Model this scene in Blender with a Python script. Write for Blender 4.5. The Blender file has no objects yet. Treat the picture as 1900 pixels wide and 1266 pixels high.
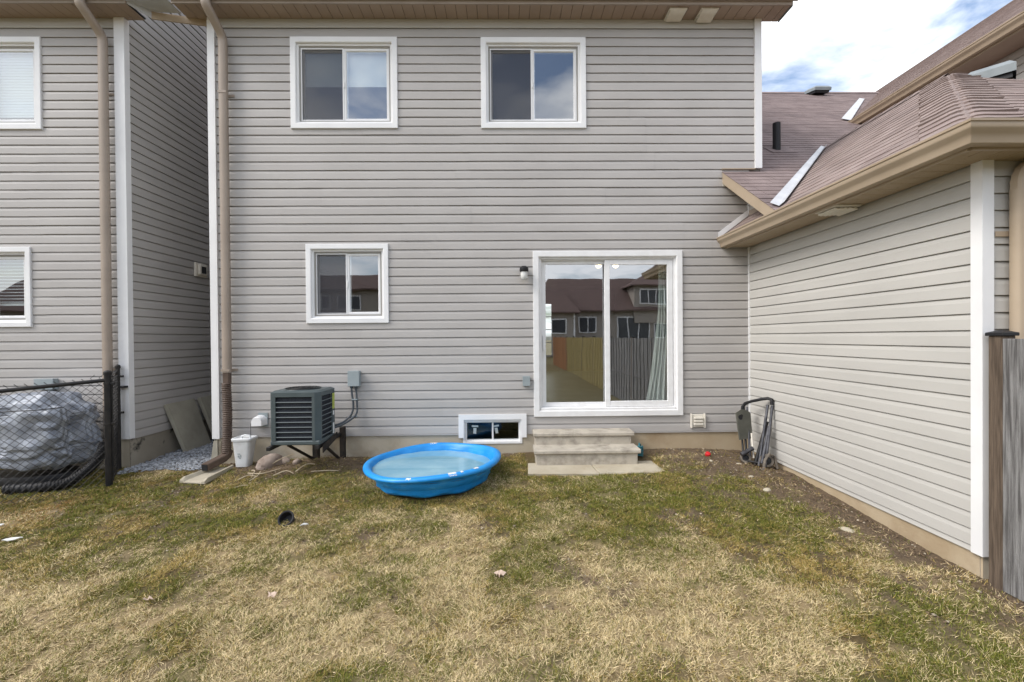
import bpy, math, random
import numpy as np
from mathutils import Matrix, Vector

sc = bpy.context.scene
random.seed(7)
rng = np.random.default_rng(7)
rad = math.radians
EYE = 1.6

# ------------------------------------------------------------------ camera
yaw, pitch, roll = rad(0.859), rad(-0.43), rad(0.475)
fw = Vector((math.sin(yaw) * math.cos(pitch), math.cos(yaw) * math.cos(pitch), math.sin(pitch)))
rt = Vector((math.cos(yaw), -math.sin(yaw), 0))
up = rt.cross(fw)
r2 = rt * math.cos(roll) - up * math.sin(roll)
u2 = up * math.cos(roll) + rt * math.sin(roll)
cam = bpy.data.cameras.new('camera')
cam.sensor_width = 36
cam.lens = 16
cam.clip_end = 1000
cam.clip_start = 0.05
camo = bpy.data.objects.new('camera', cam)
sc.collection.objects.link(camo)
mw = Matrix((r2, u2, -fw)).transposed().to_4x4()
mw.translation = (0, -5.944, EYE)
camo.matrix_world = mw
sc.camera = camo

# ------------------------------------------------------------------ sky, sun, exposure
SUN_EL, SUN_AZ = rad(44), rad(248)          # azimuth clockwise from +Y: from the left, a little behind the camera
world = bpy.data.worlds.new('World')
sc.world = world
world.use_nodes = True
nt = world.node_tree
nt.nodes.clear()
N = nt.nodes.new
sky = N('ShaderNodeTexSky')
sky.sky_type = 'NISHITA'
sky.sun_disc = False
sky.sun_elevation = SUN_EL
sky.sun_rotation = SUN_AZ
sky.air_density = 1.0
sky.dust_density = 2.0
sky.ozone_density = 1.0
tc = N('ShaderNodeTexCoord')
sep = N('ShaderNodeSeparateXYZ')
nt.links.new(tc.outputs['Generated'], sep.inputs[0])
zz = N('ShaderNodeMath'); zz.operation = 'MAXIMUM'; zz.inputs[1].default_value = 0.0
nt.links.new(sep.outputs['Z'], zz.inputs[0])
za = N('ShaderNodeMath'); za.operation = 'ADD'; za.inputs[1].default_value = 0.22
nt.links.new(zz.outputs[0], za.inputs[0])
comb = N('ShaderNodeCombineXYZ')
for ax in ('X', 'Y'):
    dv = N('ShaderNodeMath'); dv.operation = 'DIVIDE'
    nt.links.new(sep.outputs[ax], dv.inputs[0]); nt.links.new(za.outputs[0], dv.inputs[1])
    nt.links.new(dv.outputs[0], comb.inputs[ax])
comb.inputs['Z'].default_value = 3.7
cl = N('ShaderNodeTexNoise')
cl.inputs['Scale'].default_value = 2.9
cl.inputs['Detail'].default_value = 9
cl.inputs['Roughness'].default_value = 0.55
cl.inputs['Distortion'].default_value = 0.25
nt.links.new(comb.outputs[0], cl.inputs['Vector'])
cr = N('ShaderNodeValToRGB')
cr.color_ramp.elements[0].position = 0.36
cr.color_ramp.elements[1].position = 0.59
nt.links.new(cl.outputs['Fac'], cr.inputs[0])
mix = N('ShaderNodeMixRGB')
nt.links.new(cr.outputs['Color'], mix.inputs['Fac'])
nt.links.new(sky.outputs[0], mix.inputs['Color1'])
mix.inputs['Color2'].default_value = (7.8, 8.0, 8.3, 1)
bg = N('ShaderNodeBackground')
bg.inputs['Strength'].default_value = 0.13
nt.links.new(mix.outputs[0], bg.inputs['Color'])
wo = N('ShaderNodeOutputWorld')
nt.links.new(bg.outputs[0], wo.inputs['Surface'])

sl = bpy.data.lights.new('sun', 'SUN')
sl.energy = 1.45
sl.angle = rad(28)
sl.color = (1.0, 0.965, 0.92)
so = bpy.data.objects.new('sun', sl)
sc.collection.objects.link(so)
sdir = Vector((math.sin(SUN_AZ) * math.cos(SUN_EL), math.cos(SUN_AZ) * math.cos(SUN_EL), math.sin(SUN_EL)))
so.rotation_euler = sdir.to_track_quat('Z', 'Y').to_euler()
so.location = sdir * 60

sc.view_settings.view_transform = 'Standard'
sc.view_settings.look = 'None'
sc.view_settings.exposure = 0.85
sc.view_settings.gamma = 1.0
sc.view_settings.use_curve_mapping = False
sc.cycles.max_bounces = 8
sc.cycles.transparent_max_bounces = 16
sc.cycles.use_denoising = True

# ------------------------------------------------------------------ materials
def mat(name, c1, c2=None, scale=4.0, rough=0.75, bump=0.0, bscale=60.0, rnd=0.0, spec=0.3, metal=0.0,
        stretch=(1, 1, 1), detail=6, lo=0.35, hi=0.65, c3=None, s3=1.0, lo3=0.5, hi3=0.7):
    m = bpy.data.materials.new(name)
    m.use_nodes = True
    t = m.node_tree
    b = t.nodes['Principled BSDF']
    b.inputs['Roughness'].default_value = rough
    b.inputs['Specular IOR Level'].default_value = spec
    b.inputs['Metallic'].default_value = metal
    g = t.nodes.new('ShaderNodeNewGeometry')
    mp = t.nodes.new('ShaderNodeMapping')
    mp.inputs['Scale'].default_value = stretch
    t.links.new(g.outputs['Position'], mp.inputs['Vector'])
    col = None
    if c2 is not None:
        n = t.nodes.new('ShaderNodeTexNoise')
        n.inputs['Scale'].default_value = scale
        n.inputs['Detail'].default_value = detail
        t.links.new(mp.outputs[0], n.inputs['Vector'])
        r = t.nodes.new('ShaderNodeValToRGB')
        r.color_ramp.elements[0].position = lo
        r.color_ramp.elements[1].position = hi
        r.color_ramp.elements[0].color = (*c1, 1)
        r.color_ramp.elements[1].color = (*c2, 1)
        t.links.new(n.outputs['Fac'], r.inputs[0])
        col = r.outputs['Color']
    if c3 is not None:
        n3 = t.nodes.new('ShaderNodeTexNoise')
        n3.inputs['Scale'].default_value = s3
        n3.inputs['Detail'].default_value = 8
        n3.inputs['Roughness'].default_value = 0.65
        t.links.new(mp.outputs[0], n3.inputs['Vector'])
        r3 = t.nodes.new('ShaderNodeMapRange')
        r3.inputs['From Min'].default_value = lo3
        r3.inputs['From Max'].default_value = hi3
        t.links.new(n3.outputs['Fac'], r3.inputs['Value'])
        mx = t.nodes.new('ShaderNodeMixRGB')
        t.links.new(r3.outputs[0], mx.inputs['Fac'])
        if col: t.links.new(col, mx.inputs['Color1'])
        else: mx.inputs['Color1'].default_value = (*c1, 1)
        mx.inputs['Color2'].default_value = (*c3, 1)
        col = mx.outputs['Color']
    if rnd > 0:
        oi = t.nodes.new('ShaderNodeObjectInfo')
        mr = t.nodes.new('ShaderNodeMapRange')
        mr.inputs['To Min'].default_value = 1 - rnd
        mr.inputs['To Max'].default_value = 1 + rnd
        t.links.new(oi.outputs['Random'], mr.inputs['Value'])
        hs = t.nodes.new('ShaderNodeHueSaturation')
        t.links.new(mr.outputs[0], hs.inputs['Value'])
        if col: t.links.new(col, hs.inputs['Color'])
        else: hs.inputs['Color'].default_value = (*c1, 1)
        col = hs.outputs['Color']
    if col: t.links.new(col, b.inputs['Base Color'])
    else: b.inputs['Base Color'].default_value = (*c1, 1)
    if bump > 0:
        n2 = t.nodes.new('ShaderNodeTexNoise')
        n2.inputs['Scale'].default_value = bscale
        n2.inputs['Detail'].default_value = 5
        t.links.new(mp.outputs[0], n2.inputs['Vector'])
        bp = t.nodes.new('ShaderNodeBump')
        bp.inputs['Strength'].default_value = bump
        bp.inputs['Distance'].default_value = 0.01
        t.links.new(n2.outputs['Fac'], bp.inputs['Height'])
        t.links.new(bp.outputs[0], b.inputs['Normal'])
    return m

def attr_mat(name, rough=0.9, trans=0.0, noise=0.0, nscale=80, bump=0.0):
    m = bpy.data.materials.new(name); m.use_nodes = True
    t = m.node_tree; b = t.nodes['Principled BSDF']
    b.inputs['Roughness'].default_value = rough
    b.inputs['Specular IOR Level'].default_value = 0.15
    a = t.nodes.new('ShaderNodeAttribute'); a.attribute_name = 'Col'
    col = a.outputs['Color']
    if noise or bump:
        g = t.nodes.new('ShaderNodeNewGeometry')
        n = t.nodes.new('ShaderNodeTexNoise'); n.inputs['Scale'].default_value = nscale; n.inputs['Detail'].default_value = 8
        n.inputs['Roughness'].default_value = 0.7
        t.links.new(g.outputs['Position'], n.inputs['Vector'])
        mr = t.nodes.new('ShaderNodeMapRange')
        mr.inputs['From Min'].default_value = 0.3; mr.inputs['From Max'].default_value = 0.7
        mr.inputs['To Min'].default_value = 1 - noise; mr.inputs['To Max'].default_value = 1 + noise
        t.links.new(n.outputs['Fac'], mr.inputs['Value'])
        hs = t.nodes.new('ShaderNodeHueSaturation')
        t.links.new(mr.outputs[0], hs.inputs['Value']); t.links.new(col, hs.inputs['Color'])
        col = hs.outputs['Color']
        bp = t.nodes.new('ShaderNodeBump'); bp.inputs['Strength'].default_value = bump; bp.inputs['Distance'].default_value = 0.02
        t.links.new(n.outputs['Fac'], bp.inputs['Height']); t.links.new(bp.outputs[0], b.inputs['Normal'])
    t.links.new(col, b.inputs['Base Color'])
    return m

def glass_mat(name, refl=0.30, tint=(0.95, 0.97, 0.97), wav=0.0007):
    m = bpy.data.materials.new(name); m.use_nodes = True
    t = m.node_tree; t.nodes.clear()
    out = t.nodes.new('ShaderNodeOutputMaterial')
    gl = t.nodes.new('ShaderNodeBsdfGlossy'); gl.inputs['Roughness'].default_value = 0.0
    gl.inputs['Color'].default_value = (0.95, 0.97, 1, 1)
    tr = t.nodes.new('ShaderNodeBsdfTransparent'); tr.inputs['Color'].default_value = (*tint, 1)
    g = t.nodes.new('ShaderNodeNewGeometry')
    n = t.nodes.new('ShaderNodeTexNoise'); n.inputs['Scale'].default_value = 2.2; n.inputs['Detail'].default_value = 1
    t.links.new(g.outputs['Position'], n.inputs['Vector'])
    bp = t.nodes.new('ShaderNodeBump'); bp.inputs['Strength'].default_value = 1.0; bp.inputs['Distance'].default_value = wav
    t.links.new(n.outputs['Fac'], bp.inputs['Height'])
    t.links.new(bp.outputs[0], gl.inputs['Normal'])
    fr = t.nodes.new('ShaderNodeFresnel'); fr.inputs['IOR'].default_value = 1.5
    mr = t.nodes.new('ShaderNodeMapRange')
    mr.inputs['From Min'].default_value = 0.04; mr.inputs['From Max'].default_value = 1
    mr.inputs['To Min'].default_value = refl; mr.inputs['To Max'].default_value = 1
    t.links.new(fr.outputs[0], mr.inputs['Value'])
    mx = t.nodes.new('ShaderNodeMixShader')
    bf = t.nodes.new('ShaderNodeMath'); bf.operation = 'SUBTRACT'; bf.inputs[0].default_value = 1.0     # back-face reflection switched off so blinds and curtain behind show brighter
    t.links.new(g.outputs['Backfacing'], bf.inputs[1])
    ml = t.nodes.new('ShaderNodeMath'); ml.operation = 'MULTIPLY'
    t.links.new(mr.outputs[0], ml.inputs[0]); t.links.new(bf.outputs[0], ml.inputs[1])
    t.links.new(ml.outputs[0], mx.inputs[0]); t.links.new(tr.outputs[0], mx.inputs[1]); t.links.new(gl.outputs[0], mx.inputs[2])
    t.links.new(mx.outputs[0], out.inputs['Surface'])
    return m

def screen_mat(name, col=(0.05, 0.05, 0.06), op=0.55):
    m = bpy.data.materials.new(name); m.use_nodes = True
    t = m.node_tree; b = t.nodes['Principled BSDF']
    b.inputs['Base Color'].default_value = (*col, 1); b.inputs['Roughness'].default_value = 0.8
    b.inputs['Alpha'].default_value = op
    return m

def emit_mat(name, col, s):
    m = bpy.data.materials.new(name); m.use_nodes = True
    b = m.node_tree.nodes['Principled BSDF']
    b.inputs['Emission Color'].default_value = (*col, 1); b.inputs['Emission Strength'].default_value = s
    return m

MT = dict(
    siding=mat('vinyl_siding', (0.398, 0.379, 0.362), (0.435, 0.415, 0.397), scale=1.3, rough=0.5, bump=0.06, bscale=140, rnd=0.022, stretch=(1, 1, 3),
               c3=(0.365, 0.345, 0.328), s3=0.9, lo3=0.55, hi3=0.9),
    siding_warm=mat('cream_vinyl_siding', (0.462, 0.449, 0.420), (0.498, 0.484, 0.453), scale=1.3, rough=0.5, bump=0.06, bscale=140, rnd=0.02, stretch=(1, 1, 3)),
    white=mat('white_vinyl', (0.80, 0.80, 0.80), (0.74, 0.74, 0.745), scale=2.5, rough=0.4, rnd=0.01),
    white_dirty=mat('weathered_white_vinyl', (0.80, 0.80, 0.80), (0.74, 0.735, 0.73), scale=9, rough=0.5, c3=(0.50, 0.48, 0.45), s3=16, lo3=0.70, hi3=0.84),
    beige=mat('beige_aluminium', (0.38, 0.30, 0.215), (0.42, 0.335, 0.245), scale=3, rough=0.45, spec=0.4),
    beige_grey=mat('taupe_aluminium', (0.30, 0.245, 0.20), (0.335, 0.275, 0.225), scale=3, rough=0.45, spec=0.4),
    soffit=mat('soffit_aluminium', (0.33, 0.25, 0.195), (0.37, 0.285, 0.225), scale=2, rough=0.6),
    soffit_b=mat('tan_soffit_aluminium', (0.40, 0.315, 0.22), (0.45, 0.36, 0.26), scale=2, rough=0.6, c3=(0.26, 0.20, 0.13), s3=60, lo3=0.6, hi3=0.66),
    concrete=mat('cast_concrete', (0.42, 0.37, 0.285), (0.50, 0.445, 0.35), scale=2.2, rough=0.9, bump=0.25, bscale=50, c3=(0.30, 0.235, 0.16), s3=1.3, lo3=0.52, hi3=0.72),
    concrete_tan=mat('tan_concrete', (0.40, 0.315, 0.205), (0.47, 0.385, 0.27), scale=2.0, rough=0.9, bump=0.2, bscale=50, c3=(0.30, 0.215, 0.13), s3=1.6, lo3=0.5, hi3=0.75),
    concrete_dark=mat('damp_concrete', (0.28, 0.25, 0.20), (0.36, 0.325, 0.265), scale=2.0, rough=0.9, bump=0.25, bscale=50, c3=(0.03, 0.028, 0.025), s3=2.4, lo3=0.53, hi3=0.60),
    step=mat('weathered_concrete_step', (0.40, 0.36, 0.30), (0.50, 0.455, 0.38), scale=5, rough=0.9, bump=0.35, bscale=90, c3=(0.22, 0.195, 0.16), s3=5.5, lo3=0.47, hi3=0.72),
    slab=mat('paver_concrete', (0.40, 0.355, 0.27), (0.49, 0.44, 0.345), scale=6, rough=0.95, bump=0.4, bscale=120, c3=(0.30, 0.245, 0.165), s3=3, lo3=0.5, hi3=0.75),
    slab_dark=mat('mossy_stone_slab', (0.32, 0.30, 0.24), (0.39, 0.365, 0.295), scale=5, rough=0.9, bump=0.3, bscale=70),
    shingle=mat('asphalt_shingle', (0.235, 0.180, 0.162), (0.30, 0.24, 0.22), scale=5, rough=0.95, bump=0.5, bscale=260, rnd=0.10, c3=(0.175, 0.135, 0.125), s3=2.0, lo3=0.52, hi3=0.8),
    shingle_dark=mat('asphalt_shingle_weathered', (0.20, 0.155, 0.148), (0.265, 0.21, 0.20), scale=3, rough=0.95, bump=0.5, bscale=200, c3=(0.13, 0.10, 0.10), s3=1.1, lo3=0.54, hi3=0.8),
    black=mat('black_plastic', (0.018, 0.018, 0.02), rough=0.5),
    black_metal=mat('black_painted_steel', (0.014, 0.014, 0.015), (0.03, 0.027, 0.025), scale=12, rough=0.45),
    rust_black=mat('rusted_black_steel', (0.018, 0.016, 0.015), (0.045, 0.034, 0.027), scale=14, rough=0.7),
    flex=mat('brown_flexible_pipe', (0.085, 0.058, 0.045), (0.12, 0.085, 0.065), scale=10, rough=0.55),
    ac=mat('slate_green_enamel', (0.060, 0.078, 0.082), (0.080, 0.100, 0.104), scale=6, rough=0.4, spec=0.4),
    ac_coil=mat('condenser_coil', (0.018, 0.021, 0.030), (0.032, 0.036, 0.046), scale=40, rough=0.6, bump=0.6, bscale=180),
    ac_lou=mat('condenser_louver', (0.125, 0.145, 0.150), rough=0.4),
    yellow=mat('yellow_green_sticker', (0.42, 0.46, 0.09), rough=0.5),
    paper=mat('white_sticker', (0.68, 0.68, 0.66), rough=0.6),
    grey_box=mat('grey_enamel', (0.275, 0.315, 0.325), (0.31, 0.35, 0.36), scale=7, rough=0.45),
    conduit=mat('grey_conduit', (0.075, 0.085, 0.095), rough=0.5),
    pool=mat('blue_pool_plastic', (0.008, 0.235, 0.64), (0.014, 0.285, 0.70), scale=4, rough=0.40, spec=0.5, bump=0.15, bscale=14, c3=(0.07, 0.38, 0.70), s3=7, lo3=0.56, hi3=0.78),
    bin=mat('white_bin_plastic', (0.68, 0.70, 0.71), (0.56, 0.56, 0.55), scale=7, rough=0.45, c3=(0.32, 0.27, 0.21), s3=9, lo3=0.62, hi3=0.8),
    rock=mat('field_stone', (0.24, 0.185, 0.15), (0.36, 0.295, 0.25), scale=9, rough=0.95, bump=0.7, bscale=45),
    gravel=mat('grey_gravel', (0.17, 0.18, 0.19), (0.34, 0.345, 0.35), scale=38, rough=0.95, lo=0.3, hi=0.7),
    wood_dark=mat('brown_stained_post', (0.075, 0.055, 0.040), (0.15, 0.112, 0.082), scale=7, rough=0.85, bump=0.4, bscale=40, stretch=(14, 14, 0.8)),
    wood_grey=mat('weathered_grey_board', (0.105, 0.10, 0.098), (0.30, 0.295, 0.29), scale=5, rough=0.9, bump=0.8, bscale=30, stretch=(14, 14, 0.7), rnd=0.12, c3=(0.06, 0.055, 0.05), s3=2.2, lo3=0.58, hi3=0.72),
    wood_yellow=mat('yellow_pine_board', (0.26, 0.21, 0.085), (0.34, 0.275, 0.12), scale=5, rough=0.9, stretch=(10, 10, 0.8), rnd=0.12),
    wood_orange=mat('orange_cedar_board', (0.28, 0.135, 0.06), (0.35, 0.18, 0.085), scale=5, rough=0.9, stretch=(10, 10, 0.8), rnd=0.12),
    wood_bg=mat('bare_pine', (0.40, 0.31, 0.20), (0.47, 0.375, 0.25), scale=6, rough=0.9, stretch=(10, 10, 0.8)),
    twig=mat('dead_stem', (0.42, 0.34, 0.23), (0.52, 0.44, 0.32), scale=20, rough=0.9),
    tarp=mat('silver_tarp', (0.20, 0.222, 0.265), (0.33, 0.355, 0.40), scale=9, rough=0.45, spec=0.5, bump=0.3, bscale=16, metal=0.12),
    glass=glass_mat('window_glass', 0.26), 
    door_glass=glass_mat('patio_door_glass', 0.36, (0.93, 0.96, 0.95)),
    dim_glass=glass_mat('basement_glass', 0.05), screen=screen_mat('insect_screen'),
    blind=mat('pale_blind', (0.62, 0.66, 0.66), rough=0.7),
    curtain=mat('pale_green_curtain', (0.66, 0.69, 0.65), (0.74, 0.77, 0.73), scale=3, rough=0.8),
    room=mat('room_paint', (0.30, 0.29, 0.27), rough=0.9),
    room_floor=mat('floor_tile', (0.30, 0.30, 0.25), (0.36, 0.36, 0.31), scale=2, rough=0.4),
    lampglow=emit_mat('lit_bulb', (1.0, 0.74, 0.36), 4.0),
    frosted=mat('frosted_glass_jar', (0.62, 0.62, 0.60), rough=0.2, spec=0.6),
    red=mat('red_plastic', (0.55, 0.02, 0.025), rough=0.4),
    teal=mat('teal_hose', (0.03, 0.14, 0.17), rough=0.5),
    olive=mat('olive_grey_plastic', (0.085, 0.085, 0.07), (0.11, 0.108, 0.09), scale=9, rough=0.6),
    steel=mat('grey_steel_tube', (0.055, 0.055, 0.062), (0.12, 0.12, 0.13), scale=16, rough=0.4, metal=0.5),
    tan=mat('dusty_tan_rubber', (0.11, 0.095, 0.08), (0.19, 0.165, 0.135), scale=12, rough=0.9),
    vent=mat('grey_roof_vent', (0.20, 0.225, 0.235), (0.235, 0.26, 0.27), scale=8, rough=0.5),
    cream=mat('cream_plastic_vent', (0.66, 0.62, 0.54), (0.72, 0.68, 0.60), scale=20, rough=0.6),
    flash=mat('painted_flashing', (0.52, 0.53, 0.55), (0.42, 0.43, 0.45), scale=5, rough=0.35, c3=(0.45, 0.46, 0.48), s3=3, lo3=0.55, hi3=0.85),
    bark=mat('plain_bark', (0.1, 0.08, 0.06), rough=0.9),
    farwall=mat('far_siding', (0.36, 0.32, 0.28), rough=0.8, bump=0),
    farroof=mat('far_roof', (0.125, 0.085, 0.075), (0.15, 0.10, 0.088), scale=2, rough=0.95),
    fardark=mat('far_window_glass', (0.05, 0.055, 0.065), rough=0.1),
)
def water_mat():
    m = bpy.data.materials.new('cloudy_pool_water'); m.use_nodes = True
    t = m.node_tree; b = t.nodes['Principled BSDF']
    g = t.nodes.new('ShaderNodeNewGeometry')
    n = t.nodes.new('ShaderNodeTexNoise'); n.inputs['Scale'].default_value = 3.0; n.inputs['Detail'].default_value = 6
    t.links.new(g.outputs['Position'], n.inputs['Vector'])
    r = t.nodes.new('ShaderNodeValToRGB')
    r.color_ramp.elements[0].position = 0.35; r.color_ramp.elements[1].position = 0.65
    r.color_ramp.elements[0].color = (0.16, 0.34, 0.45, 1); r.color_ramp.elements[1].color = (0.24, 0.42, 0.51, 1)
    t.links.new(n.outputs['Fac'], r.inputs[0]); t.links.new(r.outputs['Color'], b.inputs['Base Color'])
    b.inputs['Roughness'].default_value = 0.04; b.inputs['IOR'].default_value = 1.33
    return m
MT['water'] = water_mat()

# ------------------------------------------------------------------ mesh helpers
COL = sc.collection
def lerp(a, b, t): return a + (b - a) * t

class MB:
    def __init__(s): s.v = []; s.f = []
    def add(s, vs, fs):
        o = len(s.v); s.v += [tuple(v) for v in vs]; s.f += [tuple(i + o for i in f) for f in fs]; return s
    def box(s, x0, x1, y0, y1, z0, z1, M=None):
        vs = [(x, y, z) for z in (z0, z1) for y in (y0, y1) for x in (x0, x1)]
        if M is not None: vs = [M @ Vector(v) for v in vs]
        return s.add(vs, [(0, 2, 3, 1), (4, 5, 7, 6), (0, 1, 5, 4), (2, 6, 7, 3), (0, 4, 6, 2), (1, 3, 7, 5)])
    def cbox(s, x0, x1, y0, y1, z0, z1, c=0.004, M=None):   # box with chamfered edges
        vs = []; 
        xs, ys, zs = (x0, x1), (y0, y1), (z0, z1)
        idx = {}
        for i in (0, 1):
            for j in (0, 1):
                for k in (0, 1):
                    sx, sy, sz = (1 if i == 0 else -1), (1 if j == 0 else -1), (1 if k == 0 else -1)
                    for a, d in enumerate(((0, 1, 1), (1, 0, 1), (1, 1, 0))):
                        idx[i, j, k, a] = len(vs)
                        vs.append(Vector((xs[i] + sx * c * d[0], ys[j] + sy * c * d[1], zs[k] + sz * c * d[2])))
        fs = []
        I = lambda i, j, k, a: idx[i, j, k, a]
        for i in (0, 1): fs.append([I(i, 0, 0, 0), I(i, 1, 0, 0), I(i, 1, 1, 0), I(i, 0, 1, 0)])
        for j in (0, 1): fs.append([I(0, j, 0, 1), I(1, j, 0, 1), I(1, j, 1, 1), I(0, j, 1, 1)])
        for k in (0, 1): fs.append([I(0, 0, k, 2), I(1, 0, k, 2), I(1, 1, k, 2), I(0, 1, k, 2)])
        for i in (0, 1):
            for j in (0, 1): fs.append([I(i, j, 0, 0), I(i, j, 1, 0), I(i, j, 1, 1), I(i, j, 0, 1)])
        for i in (0, 1):
            for k in (0, 1): fs.append([I(i, 0, k, 0), I(i, 1, k, 0), I(i, 1, k, 2), I(i, 0, k, 2)])
        for j in (0, 1):
            for k in (0, 1): fs.append([I(0, j, k, 1), I(1, j, k, 1), I(1, j, k, 2), I(0, j, k, 2)])
        for i in (0, 1):
            for j in (0, 1):
                for k in (0, 1): fs.append([I(i, j, k, 0), I(i, j, k, 1), I(i, j, k, 2)])
        if M is not None: vs = [M @ v for v in vs]
        return s.add(vs, fs)
    def quad(s, *p): return s.add(p, [tuple(range(len(p)))])
    def slab(s, pts, off):      # polygon extruded by vector off
        n = len(pts); off = Vector(off)
        vs = [Vector(p) for p in pts] + [Vector(p) + off for p in pts]
        fs = [tuple(range(n)), tuple(range(2 * n - 1, n - 1, -1))] + [(i, (i + 1) % n, n + (i + 1) % n, n + i) for i in range(n)]
        return s.add(vs, fs)
    def tube(s, pts, r, n=8, cap=True, radii=None, up=Vector((0, 0, 1))):
        pts = [Vector(p) for p in pts]; o = len(s.v); vs = []; fs = []
        pa = None
        for i, p in enumerate(pts):
            t = (pts[min(i + 1, len(pts) - 1)] - pts[max(i - 1, 0)]).normalized()
            if pa is None:
                a = t.cross(up)
                if a.length < 1e-3: a = t.cross(Vector((1, 0, 0)))
            else:
                a = pa - t * pa.dot(t)
            a.normalize(); pa = a
            b = t.cross(a)
            rr = radii[i] if radii else r
            for k in range(n):
                w = 2 * math.pi * k / n
                vs.append(p + (a * math.cos(w) + b * math.sin(w)) * rr)
        for i in range(len(pts) - 1):
            for k in range(n):
                fs.append((i * n + k, i * n + (k + 1) % n, (i + 1) * n + (k + 1) % n, (i + 1) * n + k))
        if cap:
            fs.append(tuple(range(n))); fs.append(tuple((len(pts) - 1) * n + k for k in range(n)))
        return s.add(vs, fs)
    def lathe(s, prof, n=32, c=(0, 0, 0), M=None, closed=False):
        vs = []; fs = []
        for k in range(n):
            w = 2 * math.pi * k / n
            for r, z in prof:
                v = Vector((c[0] + r * math.cos(w), c[1] + r * math.sin(w), c[2] + z))
                vs.append(M @ v if M is not None else v)
        m = len(prof)
        for k in range(n):
            k2 = (k + 1) % n
            for i in range(m - 1):
                fs.append((k * m + i, k2 * m + i, k2 * m + i + 1, k * m + i + 1))
        return s.add(vs, fs)
    def build(s, name, m, parent=None, smooth=None, loc=None):
        me = bpy.data.meshes.new(name)
        me.from_pydata(s.v, [], s.f)
        me.materials.append(MT[m] if isinstance(m, str) else m)
        me.validate(); me.update()
        if smooth:
            me.polygons.foreach_set('use_smooth', [True] * len(me.polygons))
            me.set_sharp_from_angle(angle=rad(smooth))
        return put(name, me, parent, loc)

def put(name, me, parent=None, loc=None):
    o = bpy.data.objects.new(name, me)
    COL.objects.link(o)
    if parent is not None:
        o.parent = parent
        if parent.type == 'EMPTY': o.location = -parent.location      # parts are modelled in place
    if loc is not None: o.location = loc
    return o

def tag(o, label, cat=None, group=None, kind=None):
    if label: o['label'] = label
    if cat: o['category'] = cat
    if group: o['group'] = group
    if kind: o['kind'] = kind
    return o

def thing(name, loc, label, cat, group=None):
    o = bpy.data.objects.new(name, None)
    o.empty_display_size = 0.2
    COL.objects.link(o)
    o.location = loc
    return tag(o, label, cat, group)

def clip_prof(pr, zlo, zhi):
    out = []
    for i in range(len(pr) - 1):
        (o0, z0), (o1, z1) = pr[i], pr[i + 1]
        seg = [(o0, z0), (o1, z1)]
        a, b = max(z0, z1), min(z0, z1)
        if b > zhi or a < zlo: continue
        def at(z): return o0 if abs(z1 - z0) < 1e-9 else o0 + (o1 - o0) * (z - z0) / (z1 - z0)
        if z0 >= z1:
            hi, lo_ = min(z0, zhi), max(z1, zlo)
            pts = [(at(hi), hi), (at(lo_), lo_)]
        else:
            pts = seg
        for q in pts:
            if not out or abs(out[-1][0] - q[0]) + abs(out[-1][1] - q[1]) > 1e-7: out.append(q)
    return out

PITCH = 0.1143
def prof_row(z0, z1, dz=0.0):
    return [(-0.010, z1 + 0.006), (-0.008, z1 - 0.0032), (0.0005, z1 - 0.0075), (0.0045, z1 - 0.020), (0.0092, z1 - 0.040),
            (0.0125, z0 + 0.004), (0.0122, z0), (-0.010, z0 - 0.0005)]

def siding(parent, org, ud, nd, u0, u1, zlines, cuts=(), m='siding', seams=True, top=None, bend=0.0, wob=0.0017):
    """one plank per course and length; zlines are the butt lines from the top down, the last is the bottom"""
    org, ud, nd = Vector(org), Vector(ud), Vector(nd)
    bounds = None
    for k in range(len(zlines) - 1):
        z1, z0 = zlines[k], zlines[k + 1]
        if k % 2 == 0 or bounds is None:
            bounds = [u0]
            if seams and (u1 - u0) > 2.5:
                u = u0 + random.uniform(0.7, 3.4)
                while u < u1 - 0.5:
                    bounds.append(u); u += random.choice([3.66, 3.66, 3.66, 2.4])
            bounds.append(u1)
        for j in range(len(bounds) - 1):
            a, b = bounds[j], bounds[j + 1]
            lap = 0.0026 * (j % 2)
            if j < len(bounds) - 2: b += 0.02
            if top is not None:             # sloping upper limit: function of u
                pass
            br = sorted(set([a, b] + [x for c in cuts for x in c[:2] if a < x < b] + [a + (b - a) * i / 4 for i in range(1, 4)]))
            mb = MB(); prev = None
            dzs = {x: (random.uniform(-wob, wob) if 0 < i < len(br) - 1 else 0) for i, x in enumerate(br)}
            for i in range(len(br) - 1):
                x0, x1 = br[i], br[i + 1]
                rngs = [(z0 - 0.01, z1 + 0.02)]
                for c in cuts:
                    if c[0] < (x0 + x1) / 2 < c[1]:
                        nr = []
                        for lo, hi in rngs:
                            if c[3] <= lo or c[2] >= hi: nr.append((lo, hi)); continue
                            if c[3] < hi: nr.append((c[3], hi))
                            if c[2] > lo: nr.append((lo, c[2]))
                        rngs = nr
                if rngs != prev and mb.f:          # a plank ends at an opening; the next piece is its own
                    mb.build('siding_plank', m, parent); mb = MB()
                prev = rngs
                for lo, hi in rngs:
                    if hi - lo < 0.012: continue
                    pr = clip_prof(prof_row(z0, z1), lo, hi)
                    if len(pr) < 2: continue
                    vs = []
                    for x in (x0, x1):
                        for (o, z) in pr: vs.append(org + ud * x + nd * (o + lap) + Vector((0, 0, z + dzs[x])))
                    n = len(pr)
                    mb.add(vs, [(q, q + 1, n + q + 1, n + q) for q in range(n - 1)])
            if mb.f: mb.build('siding_plank', m, parent)

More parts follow.
